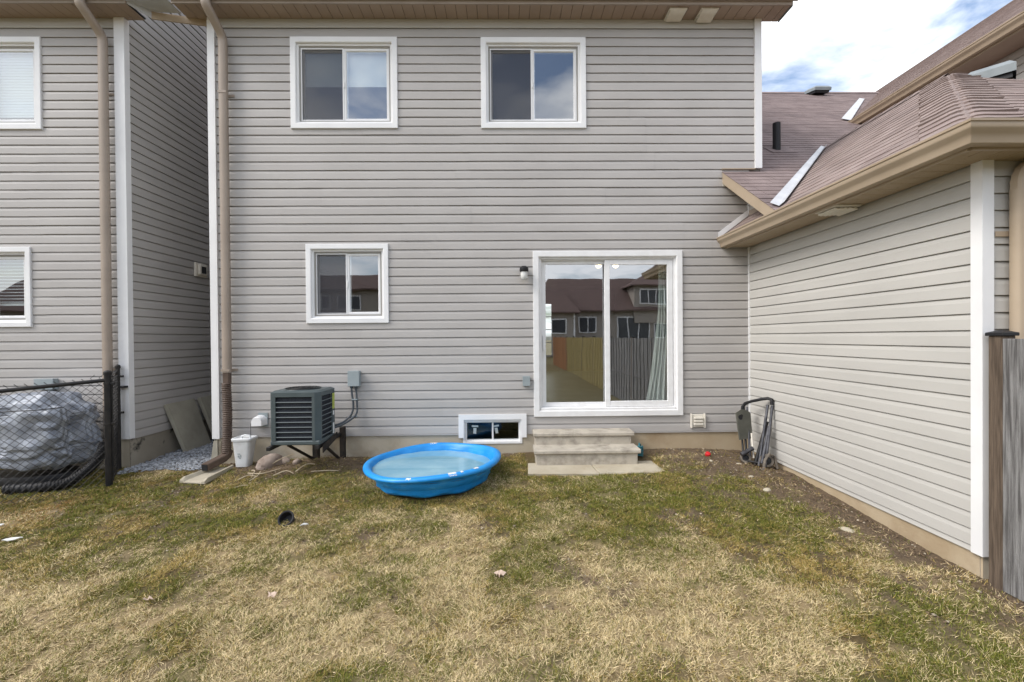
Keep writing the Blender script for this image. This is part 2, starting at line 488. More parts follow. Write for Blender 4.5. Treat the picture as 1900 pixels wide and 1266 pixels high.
def wall_back(parent, org, ud, nd, u0, u1, z0, z1, cuts=(), m='room', name='wall', out=0.0):
    org, ud, nd = Vector(org), Vector(ud), Vector(nd)
    us = sorted(set([u0, u1] + [x for c in cuts for x in c[:2]])); zs = sorted(set([z0, z1] + [x for c in cuts for x in c[2:4]]))
    mb = MB()
    for i in range(len(us) - 1):
        for k in range(len(zs) - 1):
            uc, zc = (us[i] + us[i + 1]) / 2, (zs[k] + zs[k + 1]) / 2
            if any(c[0] < uc < c[1] and c[2] < zc < c[3] for c in cuts): continue
            mb.quad(*[org + ud * u + nd * out + Vector((0, 0, z)) for u, z in ((us[i], zs[k]), (us[i + 1], zs[k]), (us[i + 1], zs[k + 1]), (us[i], zs[k + 1]))])
    return mb.build(name, m, parent)

def ring(mb, x0, x1, z0, z1, prof, y=0.0):
    """sweep (inset, out) profile round a rectangle in a wall facing -Y, mitred corners"""
    vs = []
    for ins, out in prof:
        vs += [(x0 + ins, y - out, z0 + ins), (x1 - ins, y - out, z0 + ins), (x1 - ins, y - out, z1 - ins), (x0 + ins, y - out, z1 - ins)]
    fs = []
    for i in range(len(prof) - 1):
        for k in range(4):
            fs.append((i * 4 + k, i * 4 + (k + 1) % 4, (i + 1) * 4 + (k + 1) % 4, (i + 1) * 4 + k))
    mb.add(vs, fs)

def sash(parent, x0, x1, z0, z1, yf, w=0.035, d=0.035, m='white'):
    mb = MB()
    ring(mb, x0, x1, z0, z1, [(0, -d), (0, -0.002), (0.003, 0), (w - 0.008, 0), (w, -0.010), (w, -d)], yf)
    return mb.build('sash', m, parent)

def slider_window(parent, x0, x1, z0, z1, cas=0.075, screen='left', blind=None, label=None):
    """white two-light slider: casing (the part), sashes, panes and screen (sub-parts)"""
    mb = MB()
    ring(mb, x0, x1, z0, z1, [(0, 0.0), (0, 0.030), (0.004, 0.034), (cas - 0.012, 0.034), (cas - 0.004, 0.030), (cas, 0.022), (cas, 0.002),
                              (cas + 0.022, 0.0), (cas + 0.024, -0.018), (cas + 0.040, -0.020), (cas + 0.042, -0.075), (cas + 0.060, -0.075), (cas + 0.060, -0.11)])
    w = mb.build('window', 'white', parent)
    if label: w['label'] = label
    i = cas + 0.042
    a, b, c, d = x0 + i, x1 - i, z0 + i, z1 - i
    xm = (a + b) / 2
    sash(w, a, xm + 0.022, c, d, 0.050, 0.032)
    sash(w, xm - 0.022, b, c, d, 0.028, 0.036)
    for s, (p, q) in enumerate(((a + 0.028, xm - 0.006), (xm + 0.012, b - 0.032))):
        yy = 0.066 if s == 0 else 0.044
        MB().box(p, q, yy, yy + 0.006, c + 0.028, d - 0.028).build('pane', 'glass', w)
    if screen == 'left':
        mb = MB(); mb.quad(*[(x, 0.026, z) for x, z in ((a + 0.010, c + 0.012), (xm - 0.022, c + 0.012), (xm - 0.022, d - 0.012), (a + 0.010, d - 0.012))])
        mb.build('insect_screen', 'screen', w)
        fr = MB(); ring(fr, a + 0.002, xm - 0.020, c + 0.003, d - 0.003, [(0, -0.010), (0, 0.0), (0.012, 0.0), (0.012, -0.010)], 0.020)
        fr.build('screen_frame', 'white', w)
    latch = MB().cbox(xm - 0.020, xm - 0.006, 0.012, 0.027, (c + d) / 2 - 0.04, (c + d) / 2 + 0.04, 0.003)
    latch.build('latch', 'white', w)
    return w, (a, b, c, d)

def rect_tube(mb, path, w, d, wd=(1, 0, 0), r=0.012, ridges=0.0):
    """rounded rectangular pipe; wd = direction of its width"""
    wd = Vector(wd); pts = [Vector(p) for p in path]; vs = []; n = 8
    for i, p in enumerate(pts):
        t = (pts[min(i + 1, len(pts) - 1)] - pts[max(i - 1, 0)]).normalized()
        dd = t.cross(wd).normalized()
        s = 1 - ridges * (i % 2)
        a, b = w / 2 * s, d / 2 * s
        for (x, y) in ((a - r, b), (a, b - r), (a, -b + r), (a - r, -b), (-a + r, -b), (-a, -b + r), (-a, b - r), (-a + r, b)):
            vs.append(p + wd * x + dd * y)
    fs = [(i * n + k, i * n + (k + 1) % n, (i + 1) * n + (k + 1) % n, (i + 1) * n + k) for i in range(len(pts) - 1) for k in range(n)]
    fs += [tuple(range(n)), tuple((len(pts) - 1) * n + k for k in range(n))]
    mb.add(vs, fs)

def sweep(mb, path, prof, outs):
    """sweep (out, z) profile along path points; outs = outward unit vectors (mitre length included)"""
    vs = []; n = len(prof)
    for p, o in zip(path, outs):
        for a, z in prof: vs.append(Vector(p) + Vector(o) * a + Vector((0, 0, z)))
    fs = [(i * n + k, i * n + k + 1, (i + 1) * n + k + 1, (i + 1) * n + k) for i in range(len(path) - 1) for k in range(n - 1)]
    fs += [tuple(range(n)), tuple((len(path) - 1) * n + k for k in range(n))]
    mb.add(vs, fs)
GUT = [(0.0, 0.13), (0.0, 0.0), (0.055, 0.0), (0.060, 0.004), (0.068, 0.035), (0.078, 0.058), (0.098, 0.075), (0.105, 0.085), (0.105, 0.112),
       (0.113, 0.114), (0.115, 0.128), (0.108, 0.131), (0.100, 0.126), (0.098, 0.09), (0.062, 0.055), (0.05, 0.012), (0.008, 0.012), (0.006, 0.13)]

def corner_trim(parent, pts, z0, z1, m='white', name='corner_trim'):
    mb = MB()
    mb.slab([(x, y, z0) for x, y in pts], (0, 0, z1 - z0))
    return mb.build(name, m, parent)

# ------------------------------------------------------------------ the ground
HX = [-40, -8, -4.8, -3.6, -2.1, 0.3, 2.4, 3.2, 8, 40]
HZ = [-.05, -.03, -.03, -.005, .05, .09, .13, .09, .0, -.05]
def gz(x, y, noise=True):
    x = np.asarray(x, float); y = np.asarray(y, float)
    h = np.interp(x, HX, HZ) + 0.055 * np.clip(y, -4.6, 0)
    h = h - 0.05 * np.exp(-((3.1 - x) / 0.28) ** 2 - ((y + 0.42) / 0.30) ** 2)
    h = h + 0.05 * np.exp(-((x + 2.55) / 0.75) ** 2 - ((y + 0.22) / 0.22) ** 2)
    h = h - 0.030 * np.exp(-((x - 1.0) / 0.95) ** 6 - ((y + 0.55) / 0.36) ** 4)
    if noise:
        h = h + 0.010 * np.sin(2.1 * x + 1.3 * y) * np.cos(1.7 * y - 0.6 * x) + 0.006 * np.sin(5.3 * x - 3.1 * y + 1) * np.sin(4.1 * y + 2.2 * x)
    return h
G = lambda x, y: float(gz(x, y))

_perm = rng.random((256, 256))
def vnoise(x, y, s, seed=0):
    x = np.asarray(x) * s + 37.7 * seed + 100; y = np.asarray(y) * s + 91.3 * seed + 100
    i = np.floor(x).astype(int); j = np.floor(y).astype(int); fx = x - i; fy = y - j
    fx = fx * fx * (3 - 2 * fx); fy = fy * fy * (3 - 2 * fy)
    P = lambda a, b: _perm[(a + 17 * seed) % 256, (b + 29 * seed) % 256]
    return (P(i, j) * (1 - fx) + P(i + 1, j) * fx) * (1 - fy) + (P(i, j + 1) * (1 - fx) + P(i + 1, j + 1) * fx) * fy
def fbm(x, y, s, seed=0, o=4):
    t = 0; a = 0.5; n = 0
    for k in range(o):
        t = t + a * vnoise(x, y, s * 2 ** k, seed + k); n += a; a *= 0.55
    return t / n

def blob(x, y, cx, cy, rx, ry): return np.exp(-((x - cx) / rx) ** 2 - ((y - cy) / ry) ** 2)
def maps(x, y):
    """dirt, green and pale-straw cover of the lawn, in metres on the ground"""
    n1 = fbm(x, y, 1.9, 1, 5); n2 = fbm(x, y, 2.6, 9, 4); n3 = fbm(x, y, 7.0, 15, 3)
    d = 1.25 * np.exp(-(np.clip(3.2 - x, 0, 9) / (1.02 + 0.21 * np.clip(y, -3, 0))) ** 1.5) * (y < 0.3)
    d = d + 1.0 * blob(x, y, 2.75, -0.40, 0.85, 0.42) + 1.0 * blob(x, y, -2.45, -0.30, 0.95, 0.34) + 0.7 * blob(x, y, -1.55, -0.62, 0.34, 0.40)
    d = d + 0.8 * np.exp(-np.clip(-y, 0, 9) / 0.14) + 0.55 * blob(x, y, 0.42, -1.62, 0.22, 0.12) + 0.5 * blob(x, y, -0.28, -2.05, 0.26, 0.16)
    d = d + 0.6 * blob(x, y, 1.55, -2.0, 0.30, 0.18) + 0.4 * blob(x, y, 2.1, -2.55, 0.30, 0.15) + 0.5 * blob(x, y, -3.55, -0.85, 0.5, 0.16)
    spots = np.clip((fbm(x, y, 3.1, 31, 4) - .60) * 6.0, 0, .75) + np.clip((fbm(x, y, 6.5, 37, 3) - .66) * 6.0, 0, .6)
    d = np.clip((d + (n2 - 0.5) * 1.5 + (n3 - .5) * .9 - 0.26) * 1.25 + spots * .8, 0, 1)
    g = 0.34 + 0.70 * blob(x, y, 1.5, -1.25, 1.5, 0.75) + 0.45 * blob(x, y, 2.3, -2.1, 0.9, 0.6) + 0.35 * blob(x, y, -3.6, -0.7, 0.8, 0.35) + 0.3 * blob(x, y, -1.0, -1.7, 1.3, 0.35)
    g = g + 0.28 * blob(x, y, 2.6, -3.3, 0.8, 0.6) + 0.30 * blob(x, y, -2.2, -2.1, 1.0, 0.5) + 0.0
    g = np.clip((g + (n1 - 0.5) * 2.4 + (n3 - 0.5) * 1.2 - 0.07 - 0.09 * np.clip((-y - 2.1) / .8, 0, 1) * np.clip((2.0 - x) / .8, 0, 1)) * 1.25, 0, 1)
    s = np.clip(((fbm(x, y, 2.1, 23, 5) - 0.5) * 4.2 + 0.55 * np.clip((-y - 1.4) / 1.4, -0.6, 1.1) + 0.28 + 0.5 * blob(x, y, -0.6, -2.9, 0.7, 0.4) + 0.5 * blob(x, y, -2.1, -3.0, 0.5, 0.4) + 0.4 * blob(x, y, 1.2, -2.9, 0.5, 0.35)), 0, 1)
    return d, g, s

def axis(fine0, fine1, step, far):
    a = list(np.arange(fine0, fine1 + 1e-6, step))
    l, r = [], []
    d = step; x = fine0
    while x > -far: d = min(d * 1.5, 20); x -= d; l.append(x)
    d = step; x = fine1
    while x < far: d = min(d * 1.5, 20); x += d; r.append(x)
    return np.array(l[::-1] + a + r)
gx = axis(-6.6, 4.4, 0.03, 220); gy = axis(-4.8, 0.6, 0.03, 220)
GX, GY = np.meshgrid(gx, gy)
dirt, green, straw = maps(GX, GY)
inner = (GX > -6.7) & (GX < 4.5) & (GY > -4.9) & (GY < 0.7)
GZ = gz(GX, GY) + np.where(inner, 0.018 * (fbm(GX, GY, 9, 40, 4) - 0.5) + 0.022 * dirt * (fbm(GX, GY, 16, 44, 3) - 0.5), 0)
thatch = np.array((0.115, 0.083, 0.042)); soil = np.array((0.125, 0.092, 0.062)); grn = np.array((0.085, 0.085, 0.03)); pale = np.array((0.33, 0.25, 0.14))
def mixc(a, b, t): return a + (b - a) * t[..., None]
gc = mixc(np.broadcast_to(thatch, GX.shape + (3,)), pale, np.clip(straw * 1.3 - .45, 0, .8))
gc = mixc(gc, grn, green * 0.6)
gc = mixc(gc, soil * (0.75 + 0.6 * fbm(GX, GY, 12, 60, 3))[..., None], dirt)
gc = np.where(inner[..., None], gc, np.array((0.17, 0.14, 0.07)))
ny, nx = GX.shape
me = bpy.data.meshes.new('ground')
V = np.stack([GX, GY, GZ], -1).reshape(-1, 3)
ii = np.arange(nx * ny).reshape(ny, nx)
Fq = np.stack([ii[:-1, :-1], ii[:-1, 1:], ii[1:, 1:], ii[1:, :-1]], -1).reshape(-1, 4)
def np_mesh(me, V, F, cols=None, k=None):
    k = F.shape[1]
    me.vertices.add(len(V)); me.vertices.foreach_set('co', V.astype(np.float32).ravel())
    me.loops.add(F.size); me.loops.foreach_set('vertex_index', F.astype(np.int32).ravel())
    me.polygons.add(len(F)); me.polygons.foreach_set('loop_start', np.arange(0, F.size, k, dtype=np.int32))
    me.update(calc_edges=True)
    if cols is not None:
        a = me.color_attributes.new('Col', 'FLOAT_COLOR', 'POINT')
        a.data.foreach_set('color', np.concatenate([cols, np.ones((len(cols), 1))], 1).astype(np.float32).ravel())
np_mesh(me, V, Fq, gc.reshape(-1, 3))
me.polygons.foreach_set('use_smooth', [True] * len(me.polygons))
me.materials.append(attr_mat('lawn_soil', 0.95, noise=0.35, nscale=70, bump=0.6))
tag(put('ground', me), 'patchy early spring lawn ground with bare soil beside the walls', 'ground', kind='structure')

# ------------------------------------------------------------------ main house
house = thing('house', (-0.2, 0, 0.0), 'two-storey house with grey siding, four windows and white sliding patio door', 'house')
W1 = (-2.735, -1.363, 4.315, 5.49); W2 = (-0.287, 1.077, 4.313, 5.487); W3 = (-2.565, -1.504, 1.804, 2.828)
DR = (0.368, 2.321, 0.565, 2.721); BW = (-0.615, 0.269, 0.22, 0.604)
sh = lambda r, d: (r[0] + d, r[1] - d, r[2] + d, r[3] - d)
cuts = [sh(W1, .03), sh(W2, .03), sh(W3, .03), sh(DR, .03), (BW[0] + .03, BW[1] - .03, 0.2, BW[3] - .03)]
zl = [5.498 - PITCH * k for k in range(-1, 46)]
hi_rows = [z for z in zl if z > 3.70]; lo_rows = [z for z in zl if z < 3.80]
siding(house, (0, 0, 0), (1, 0, 0), (0, -1, 0), -3.70, 3.292, hi_rows, cuts)
siding(house, (0, 0, 0), (1, 0, 0), (0, -1, 0), -3.70, 3.215, lo_rows, cuts)
holes = [sh(W1, .115), sh(W2, .115), sh(W3, .115), sh(DR, .10)]
wall_back(house, (0, 0.016, 0), (1, 0, 0), (0, -1, 0), -3.78, 3.37, 0.34, 5.80, holes + [(BW[0] + .07, BW[1] - .07, .2, BW[3] - .06)])
# shell and floors
mb = MB()
mb.quad((-3.78, 0, 5.8), (-3.78, 8, 5.8), (-3.78, 8, -.2), (-3.78, 0, -.2))
mb.quad((3.37, 0, 5.8), (3.37, 8, 5.8), (3.37, 8, -.2), (3.37, 0, -.2))
mb.build('side_wall', 'siding', house)
mb = MB()
for z in (0.56, 3.05, 3.15, 5.79): mb.quad((-3.78, 0.02, z), (3.37, 0.02, z), (3.37, 8, z), (-3.78, 8, z))
mb.build('floor', 'room_floor', house)
MB().quad((-0.45, 0.2, 3.15), (-0.45, 8, 3.15), (-0.45, 8, 5.79), (-0.45, 0.2, 5.79)).quad((-0.9, 0.2, .56), (-0.9, 8, .56), (-0.9, 8, 3.05), (-0.9, 0.2, 3.05)).build('partition', 'room', house)
wall_back(house, (0, 8, 0), (1, 0, 0), (0, -1, 0), -3.78, 3.37, -.2, 5.80, [(0.55, 1.42, 1.05, 2.62)], m='room', name='rear_wall')
mb = MB()
for k in range(1, 3): mb.box(0.55 + .29 * k - .012, 0.55 + .29 * k + .012, 7.98, 8.0, 1.05, 2.62)
for k in range(1, 4): mb.box(0.55, 1.42, 7.981, 7.999, 1.05 + .3925 * k - .012, 1.05 + .3925 * k + .012)
mb.build('window_grille', 'white', house)
# foundation with the basement window opening
wall_back(house, (0, 0, 0), (1, 0, 0), (0, -1, 0), -3.76, 1.2, -.25, 0.358, [(BW[0] + .055, BW[1] - .055, .235, 0.40)], m='concrete', name='foundation')
wall_back(house, (0, 0, 0), (1, 0, 0), (0, -1, 0), 1.2, 3.24, -.25, 0.358, [], m='concrete_tan', name='foundation')
mb = MB().box(-3.75, -3.69, -0.012, 0.3, -0.25, 0.29); mb.build('foundation_edge', 'concrete', house)
for xa, xb in ((-3.70, BW[0] + .02), (BW[1] - .02, 3.215)): MB().box(xa, xb, -0.019, 0.0, 0.338, 0.352).build('starter_strip', 'siding', house)
# frieze, soffit, fascia, gutter, roof
MB().cbox(-3.70, 3.292, -0.014, 0.0, 5.615, 5.728, 0.002).build('frieze_board', 'siding_warm', house)
x = -4.04
while x < 3.60:
    MB().cbox(x, min(x + 0.129, 3.62), -0.272, 0.03, 5.730, 5.742, 0.003).build('soffit_board', 'soffit', house)
    x += 0.133
MB().box(-4.04, 3.62, -0.27, 0.03, 5.744, 5.76).build('soffit_backing', 'black', house)
MB().box(-4.05, 3.625, -0.292, -0.272, 5.722, 5.90).build('fascia', 'beige_grey', house)
MB().box(3.622, 3.634, -0.275, 0.02, 5.716, 5.79).build('end_trim', 'vent', house)
mb = MB(); sweep(mb, [(-4.07, -0.293, 5.765), (3.68, -0.293, 5.765)], GUT, [(0, -1, 0), (0, -1, 0)]); mb.build('gutter', 'beige_grey', house, smooth=40)
mb = MB()
mb.slab([(-3.84, -0.36, 5.885), (3.66, -0.36, 5.885), (3.66, 4.3, 9.15), (-3.84, 4.3, 9.15)], (0, 0, 0.03))
mb.slab([(-3.84, 8.9, 5.885), (3.66, 8.9, 5.885), (3.66, 4.3, 9.15), (-3.84, 4.3, 9.15)], (0, 0, 0.03))
mb.slab([(3.37, 0.0, 5.80), (3.37, 8, 5.80), (3.37, 4.3, 8.9)], (0.01, 0, 0)); mb.slab([(-3.78, 0.0, 5.80), (-3.78, 8, 5.80), (-3.78, 4.3, 8.9)], (0.01, 0, 0))
mb.build('roof', 'shingle', house)
# corner trims
corner_trim(house, [(-3.785, -.034), (-3.692, -.034), (-3.692, 0.0), (-3.752, 0.0), (-3.752, 0.09), (-3.785, 0.09)], 0.325, 5.728)
corner_trim(house, [(3.287, -.034), (3.376, -.034), (3.376, 0.09), (3.350, 0.09), (3.350, 0.0), (3.287, 0.0)], 3.79, 5.728)

# windows
w, q = slider_window(house, *W1, label='window with a half drawn pale roller blind')
MB().box(q[0], q[1], 0.10, 0.104, (q[2] + q[3]) / 2 + 0.01, q[3]).build('roller_blind', 'blind', w)
w, q = slider_window(house, *W2, label='upper window with bare dark glass')
w, q = slider_window(house, *W3, cas=0.07, label='smaller window on the lower floor')
# basement window: a cap round the top and sides, white frame, two lights with taped notes
mb = MB()
x0, x1, z0, z1 = BW; c = 0.068
mb.slab([(x0, -.036, .30), (x0, -.036, z1), (x1, -.036, z1), (x1, -.036, .30), (x1 - c, -.036, .30), (x1 - c, -.036, z1 - c), (x0 + c, -.036, z1 - c), (x0 + c, -.036, .30)], (0, 0.036, 0))
bw = mb.build('window', 'white', house); bw['label'] = 'small basement window with paper notes taped inside'
mb = MB(); a, b, cc, d = x0 + .055, x1 - .055, .215, z1 - c
ring(mb, a, b, cc, d, [(0, -.06), (0, .010), (.004, .012), (.030, .012), (.034, -.02), (.048, -.022), (.048, -.08)])
mb.build('frame', 'white_dirty', bw)
MB().cbox((a + b) / 2 - .011, (a + b) / 2 + .011, .02, .05, cc + .045, d - .045, .003).build('mullion', 'white', bw)
MB().box(a + .045, (a + b) / 2 - .01, .04, .044, cc + .045, d - .045).build('pane', 'dim_glass', bw)
MB().box((a + b) / 2 + .01, b - .045, .04, .044, cc + .045, d - .045).build('pane', 'dim_glass', bw)
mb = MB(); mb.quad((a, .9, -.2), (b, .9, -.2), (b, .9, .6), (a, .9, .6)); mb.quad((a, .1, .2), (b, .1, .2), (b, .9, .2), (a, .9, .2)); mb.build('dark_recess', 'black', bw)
for sx, ang in ((-0.285, 3), (0.0, -9)):
    for (w_, h_, dz) in ((.085, .022, .062), (.038, .075, 0.0)):
        M = Matrix.Translation((x0 + .44 + sx + .05, .052, .375)) @ Matrix.Rotation(rad(ang), 4, 'Y')
        MB().box(-w_ / 2, w_ / 2, 0, .0015, -h_ / 2 + dz, h_ / 2 + dz, M).build('taped_note', 'paper', bw)

# sliding patio door
x0, x1, z0, z1 = DR
mb = MB()
ring(mb, x0, x1, z0, z1, [(0, 0.0), (0, .034), (.004, .038), (.068, .038), (.076, .034), (.080, .026), (.080, .004), (.100, .002), (.102, -.02), (.115, -.022), (.117, -.10), (.13, -.10), (.13, -.14)])
door = mb.build('patio_door', 'white_dirty', house)
a, b, c, d = x0 + .117, x1 - .117, z0 + .117, z1 - .117
xm = (a + b) / 2 - 0.0
def panel(pa, pb, yf, st, tp, bt, nm):
    mb = MB()
    mb.cbox(pa, pa + st, yf, yf + .04, c, d, .004); mb.cbox(pb - st, pb, yf, yf + .04, c, d, .004)
    mb.cbox(pa + st, pb - st, yf + .001, yf + .039, d - tp, d, .003); mb.cbox(pa + st, pb - st, yf + .001, yf + .039, c, c + bt, .003)
    mb.build('door_panel', 'white_dirty', door)
    MB().box(pa + st - .004, pb - st + .004, yf + .018, yf + .024, c + bt - .004, d - tp + .004).build('pane', 'door_glass', door)
panel(a, xm + .035, .055, .052, .045, .055, 'l')
panel(xm - .035, b, .008, .068, .060, .072, 'r')
MB().cbox(x0 + .09, x1 - .09, -.024, .10, z0 + .075, z0 + .112, .006).build('sill', 'white_dirty', door)
MB().cbox(a + .012, a + .036, .020, .056, 1.42, 1.62, .005).build('handle', 'white', door)
# curtain gathered at the right
mb = MB(); nu, nv = 60, 24; vs = []
for j in range(nv + 1):
    t = j / nv; z = lerp(z1 - .14, z0 + .13, t)
    flare = 0.0 if t < .3 else ((t - .3) / .7) ** 1.5
    xl = lerp(2.08, 1.90, flare); xr = 2.24
    for i in range(nu + 1):
        s = i / nu
        vs.append((lerp(xl, xr, s) + .004 * math.sin(9 * t + 8 * s), .20 + .032 * math.sin(s * 32 + 2.2 * t + 1.2 * math.sin(5 * s)) * (0.6 + .6 * t) + .02 * flare, z - .06 * flare * (1 - s)))
mb.add(vs, [(j * (nu + 1) + i, j * (nu + 1) + i + 1, (j + 1) * (nu + 1) + i + 1, (j + 1) * (nu + 1) + i) for j in range(nv) for i in range(nu)])
tag(mb.build('curtain', 'curtain', None, smooth=80), 'pale green curtain hanging inside the right of the patio door', 'curtain')
for i, (lx, ly) in enumerate(((1.86, 3.05), (2.20, 3.05))):
    lt = thing('ceiling_light', (lx, ly, 3.05), ['lit warm ceiling lamp behind the door, left of the centre stile', 'lit warm ceiling lamp behind the door, right of the centre stile'][i], 'light', 'lamps lit inside the house')
    MB().lathe([(0, 0), (.07, 0), (.075, -.02), (.06, -.03)], 20, (lx, ly, 3.045)).build('base', 'white', lt, smooth=40)
    MB().lathe([(.055, -.03), (.055, -.05), (.035, -.075), (0, -.083)], 20, (lx, ly, 3.045)).build('bulb', 'lampglow', lt, smooth=60)

# downspouts
def elbow(xc, zt, zb):
    return [(xc - .05, -.345, 5.78), (xc - .05, -.345, 5.70), (xc - .045, -.335, 5.665), (xc - .036, -.300, 5.63), (xc - .012, -.17, 5.51), (xc - .004, -.125, 5.465), (xc, -.098, 5.42), (xc, -.092, 5.37), (xc, -.092, zb)]
mb = MB(); rect_tube(mb, elbow(-3.548, 0, 1.185), .098, .072, r=.014); ds = mb.build('downspout', 'beige_grey', house, smooth=50)
for z in (4.72, 1.20): 
    MB().box(-3.65, -3.45, -.022, -.018, z, z + .03).box(-3.602, -3.494, -.133, -.130, z, z + .03).build('strap', 'beige_grey', ds)
mb = MB(); rect_tube(mb, [(-3.548, -.092, 1.22), (-3.548, -.092, 1.05)], .090, .066, r=.014)
pts, rr = [], []
n = 76
for i in range(n + 1):
    t = i / n; z = lerp(1.05, .17, t)
    pts.append((-3.552 + .016 * math.sin(t * 3.0), -.105 - .02 * t, z)); rr.append(.050 + (.008 if i % 2 else -.002))
mb.tube(pts, .05, 14, radii=rr)
mb.build('flexible_pipe', 'flex', ds, smooth=30)
mb = MB(); rect_tube(mb, [(-3.54, -.10, .20), (-3.545, -.13, .14), (-3.56, -.18, .115), (-3.62, -.43, .07)], .10, .085, wd=(.97, -.23, 0), r=.01); mb.build('outlet_shoe', 'flex', ds, smooth=40)
M = Matrix.Translation((-3.622, -.436, .068)) @ Matrix.Rotation(rad(-13), 4, 'Z')
MB().box(-.042, .042, -.003, 0, -.035, .035, M).build('outlet_mouth', 'black', ds)

# ------------------------------------------------------------------ left neighbour
left = thing('house', (-6.5, 0, 0), 'neighbouring house at the far left with matching siding and a shaded side wall', 'house')
LW1 = (-7.25, -5.895, 4.31, 5.483); LW2 = (-7.13, -6.062, 1.788, 2.811)
zl2 = [5.49 - PITCH * k for k in range(-1, 46)]
siding(left, (0, 0, 0), (1, 0, 0), (0, -1, 0), -8.6, -4.955, zl2, [sh(LW1, .03), sh(LW2, .03)])
wall_back(left, (0, 0.016, 0), (1, 0, 0), (0, -1, 0), -8.6, -4.86, .30, 5.80, [sh(LW1, .115), sh(LW2, .115)])
siding(left, (-4.85, 0, 0), (0, 1, 0), (1, 0, 0), 0.03, 4.6, [3.638 - PITCH * k for k in range(-19, 30)], [], m='siding')
siding(left, (-4.85, 0, 0), (0, 1, 0), (1, 0, 0), 0.03, 2.6, [3.638 - PITCH * k for k in range(-35, -18)], [], m='siding', seams=False)
MB().quad((-4.866, 0, 5.9), (-4.866, 4, 5.9), (-4.866, 4, 8.8), (-4.866, .2, 6.2)).build('gable_wall', 'room', left)
wall_back(left, (-4.866, 0, 0), (0, 1, 0), (1, 0, 0), 0.0, 9, .30, 5.95, [])
wall_back(left, (-8.6, 9, 0), (1, 0, 0), (0, 1, 0), 0, 3.75, -.3, 5.9, [], name='rear_wall')
wall_back(left, (-8.6, 0, 0), (0, 1, 0), (1, 0, 0), 0, 9, -.3, 5.9, [], name='side_wall')
mb = MB()
for z in (0.5, 3.1, 5.79): mb.quad((-8.6, .02, z), (-4.86, .02, z), (-4.86, 9, z), (-8.6, 9, z))
mb.build('floor', 'room_floor', left)
wall_back(left, (0, 0, 0), (1, 0, 0), (0, -1, 0), -8.6, -4.862, -.3, .345, [], m='concrete', name='foundation')
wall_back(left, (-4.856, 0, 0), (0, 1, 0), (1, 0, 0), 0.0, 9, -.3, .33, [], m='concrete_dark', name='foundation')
MB().cbox(-8.6, -4.955, -.014, 0, 5.607, 5.728, .002).build('frieze_board', 'siding_warm', left)
x = -8.6
while x < -4.66:
    MB().cbox(x, min(x + .129, -4.60), -.272, .03, 5.730, 5.742, .003).build('soffit_board', 'soffit', left); x += .133
MB().box(-8.6, -4.60, -.27, .03, 5.744, 5.76).build('soffit_backing', 'black', left)
MB().box(-8.6, -4.60, -.292, -.272, 5.722, 5.90).build('fascia', 'beige_grey', left)
mb = MB(); sweep(mb, [(-8.6, -.293, 5.765), (-4.58, -.293, 5.765)], GUT, [(0, -1, 0), (0, -1, 0)]); mb.build('gutter', 'beige_grey', left, smooth=40)
MB().slab([(-8.7, -.36, 5.885), (-4.87, -.36, 5.885), (-4.87, 4.3, 9.15), (-8.7, 4.3, 9.15)], (0, 0, .03)).slab([(-8.7, 9, 5.885), (-4.87, 9, 5.885), (-4.87, 4.3, 9.15), (-8.7, 4.3, 9.15)], (0, 0, .03)).build('roof', 'shingle', left)
corner_trim(left, [(-4.962, -.034), (-4.832, -.034), (-4.832, .05), (-4.85, .05), (-4.88, 0), (-4.962, 0)], .335, 5.728)
w, q = slider_window(left, *LW1, screen=None, label='window with white slatted blinds closed')
mb = MB(); z = q[2] + .12
while z < q[3]: mb.box(q[0], q[1], .10, .103, z, z + .032, Matrix.Translation((0, 0, 0))); z += .036
mb.box(q[0], q[1], .098, .106, q[2] + .09, q[2] + .115); mb.build('slatted_blind', 'blind', w)
w, q = slider_window(left, *LW2, cas=.07, screen=None, label='window with raised slatted blinds')
mb = MB(); z = q[2] + .22
while z < q[3]: 
    M = Matrix.Translation((0, .12, z)) @ Matrix.Rotation(rad(25), 4, 'X')
    mb.box(q[0], q[1], -.018, .018, -.001, .001, M); z += .042
mb.box(q[0], q[1], .10, .135, q[2] + .17, q[2] + .20); mb.build('slatted_blind', 'blind', w)
mb = MB(); rect_tube(mb, elbow(-5.05, 0, .3), .098, .072, r=.014); ds = mb.build('downspout', 'beige_grey', left, smooth=50)
for z in (4.74, 1.22): MB().box(-5.15, -4.97, -.022, -.018, z, z + .03).build('strap', 'beige_grey', ds)
# closing flashing between the two eaves
gf = thing('eave_flashing', (-4.3, 0, 5.6), 'loose white metal flashing and beige board bridging the gap between two eaves', 'flashing')
MB().slab([(-4.43, -.10, 5.665), (-3.75, .03, 5.655), (-3.75, .03, 5.735), (-4.43, -.10, 5.755)], (0, .02, 0)).build('board', 'beige', gf)
MB().slab([(-4.62, -.27, 5.748), (-4.43, -.095, 5.755), (-4.08, -.06, 5.757), (-4.10, -.36, 5.765), (-4.60, -.36, 5.765)], (0, 0, .008)).build('sheet', 'flash', gf)
MB().slab([(-4.62, -.27, 5.74), (-4.43, -.115, 5.66), (-4.43, -.115, 5.752), (-4.60, -.27, 5.77)], (.01, 0, 0)).build('end_cap', 'flash', gf)
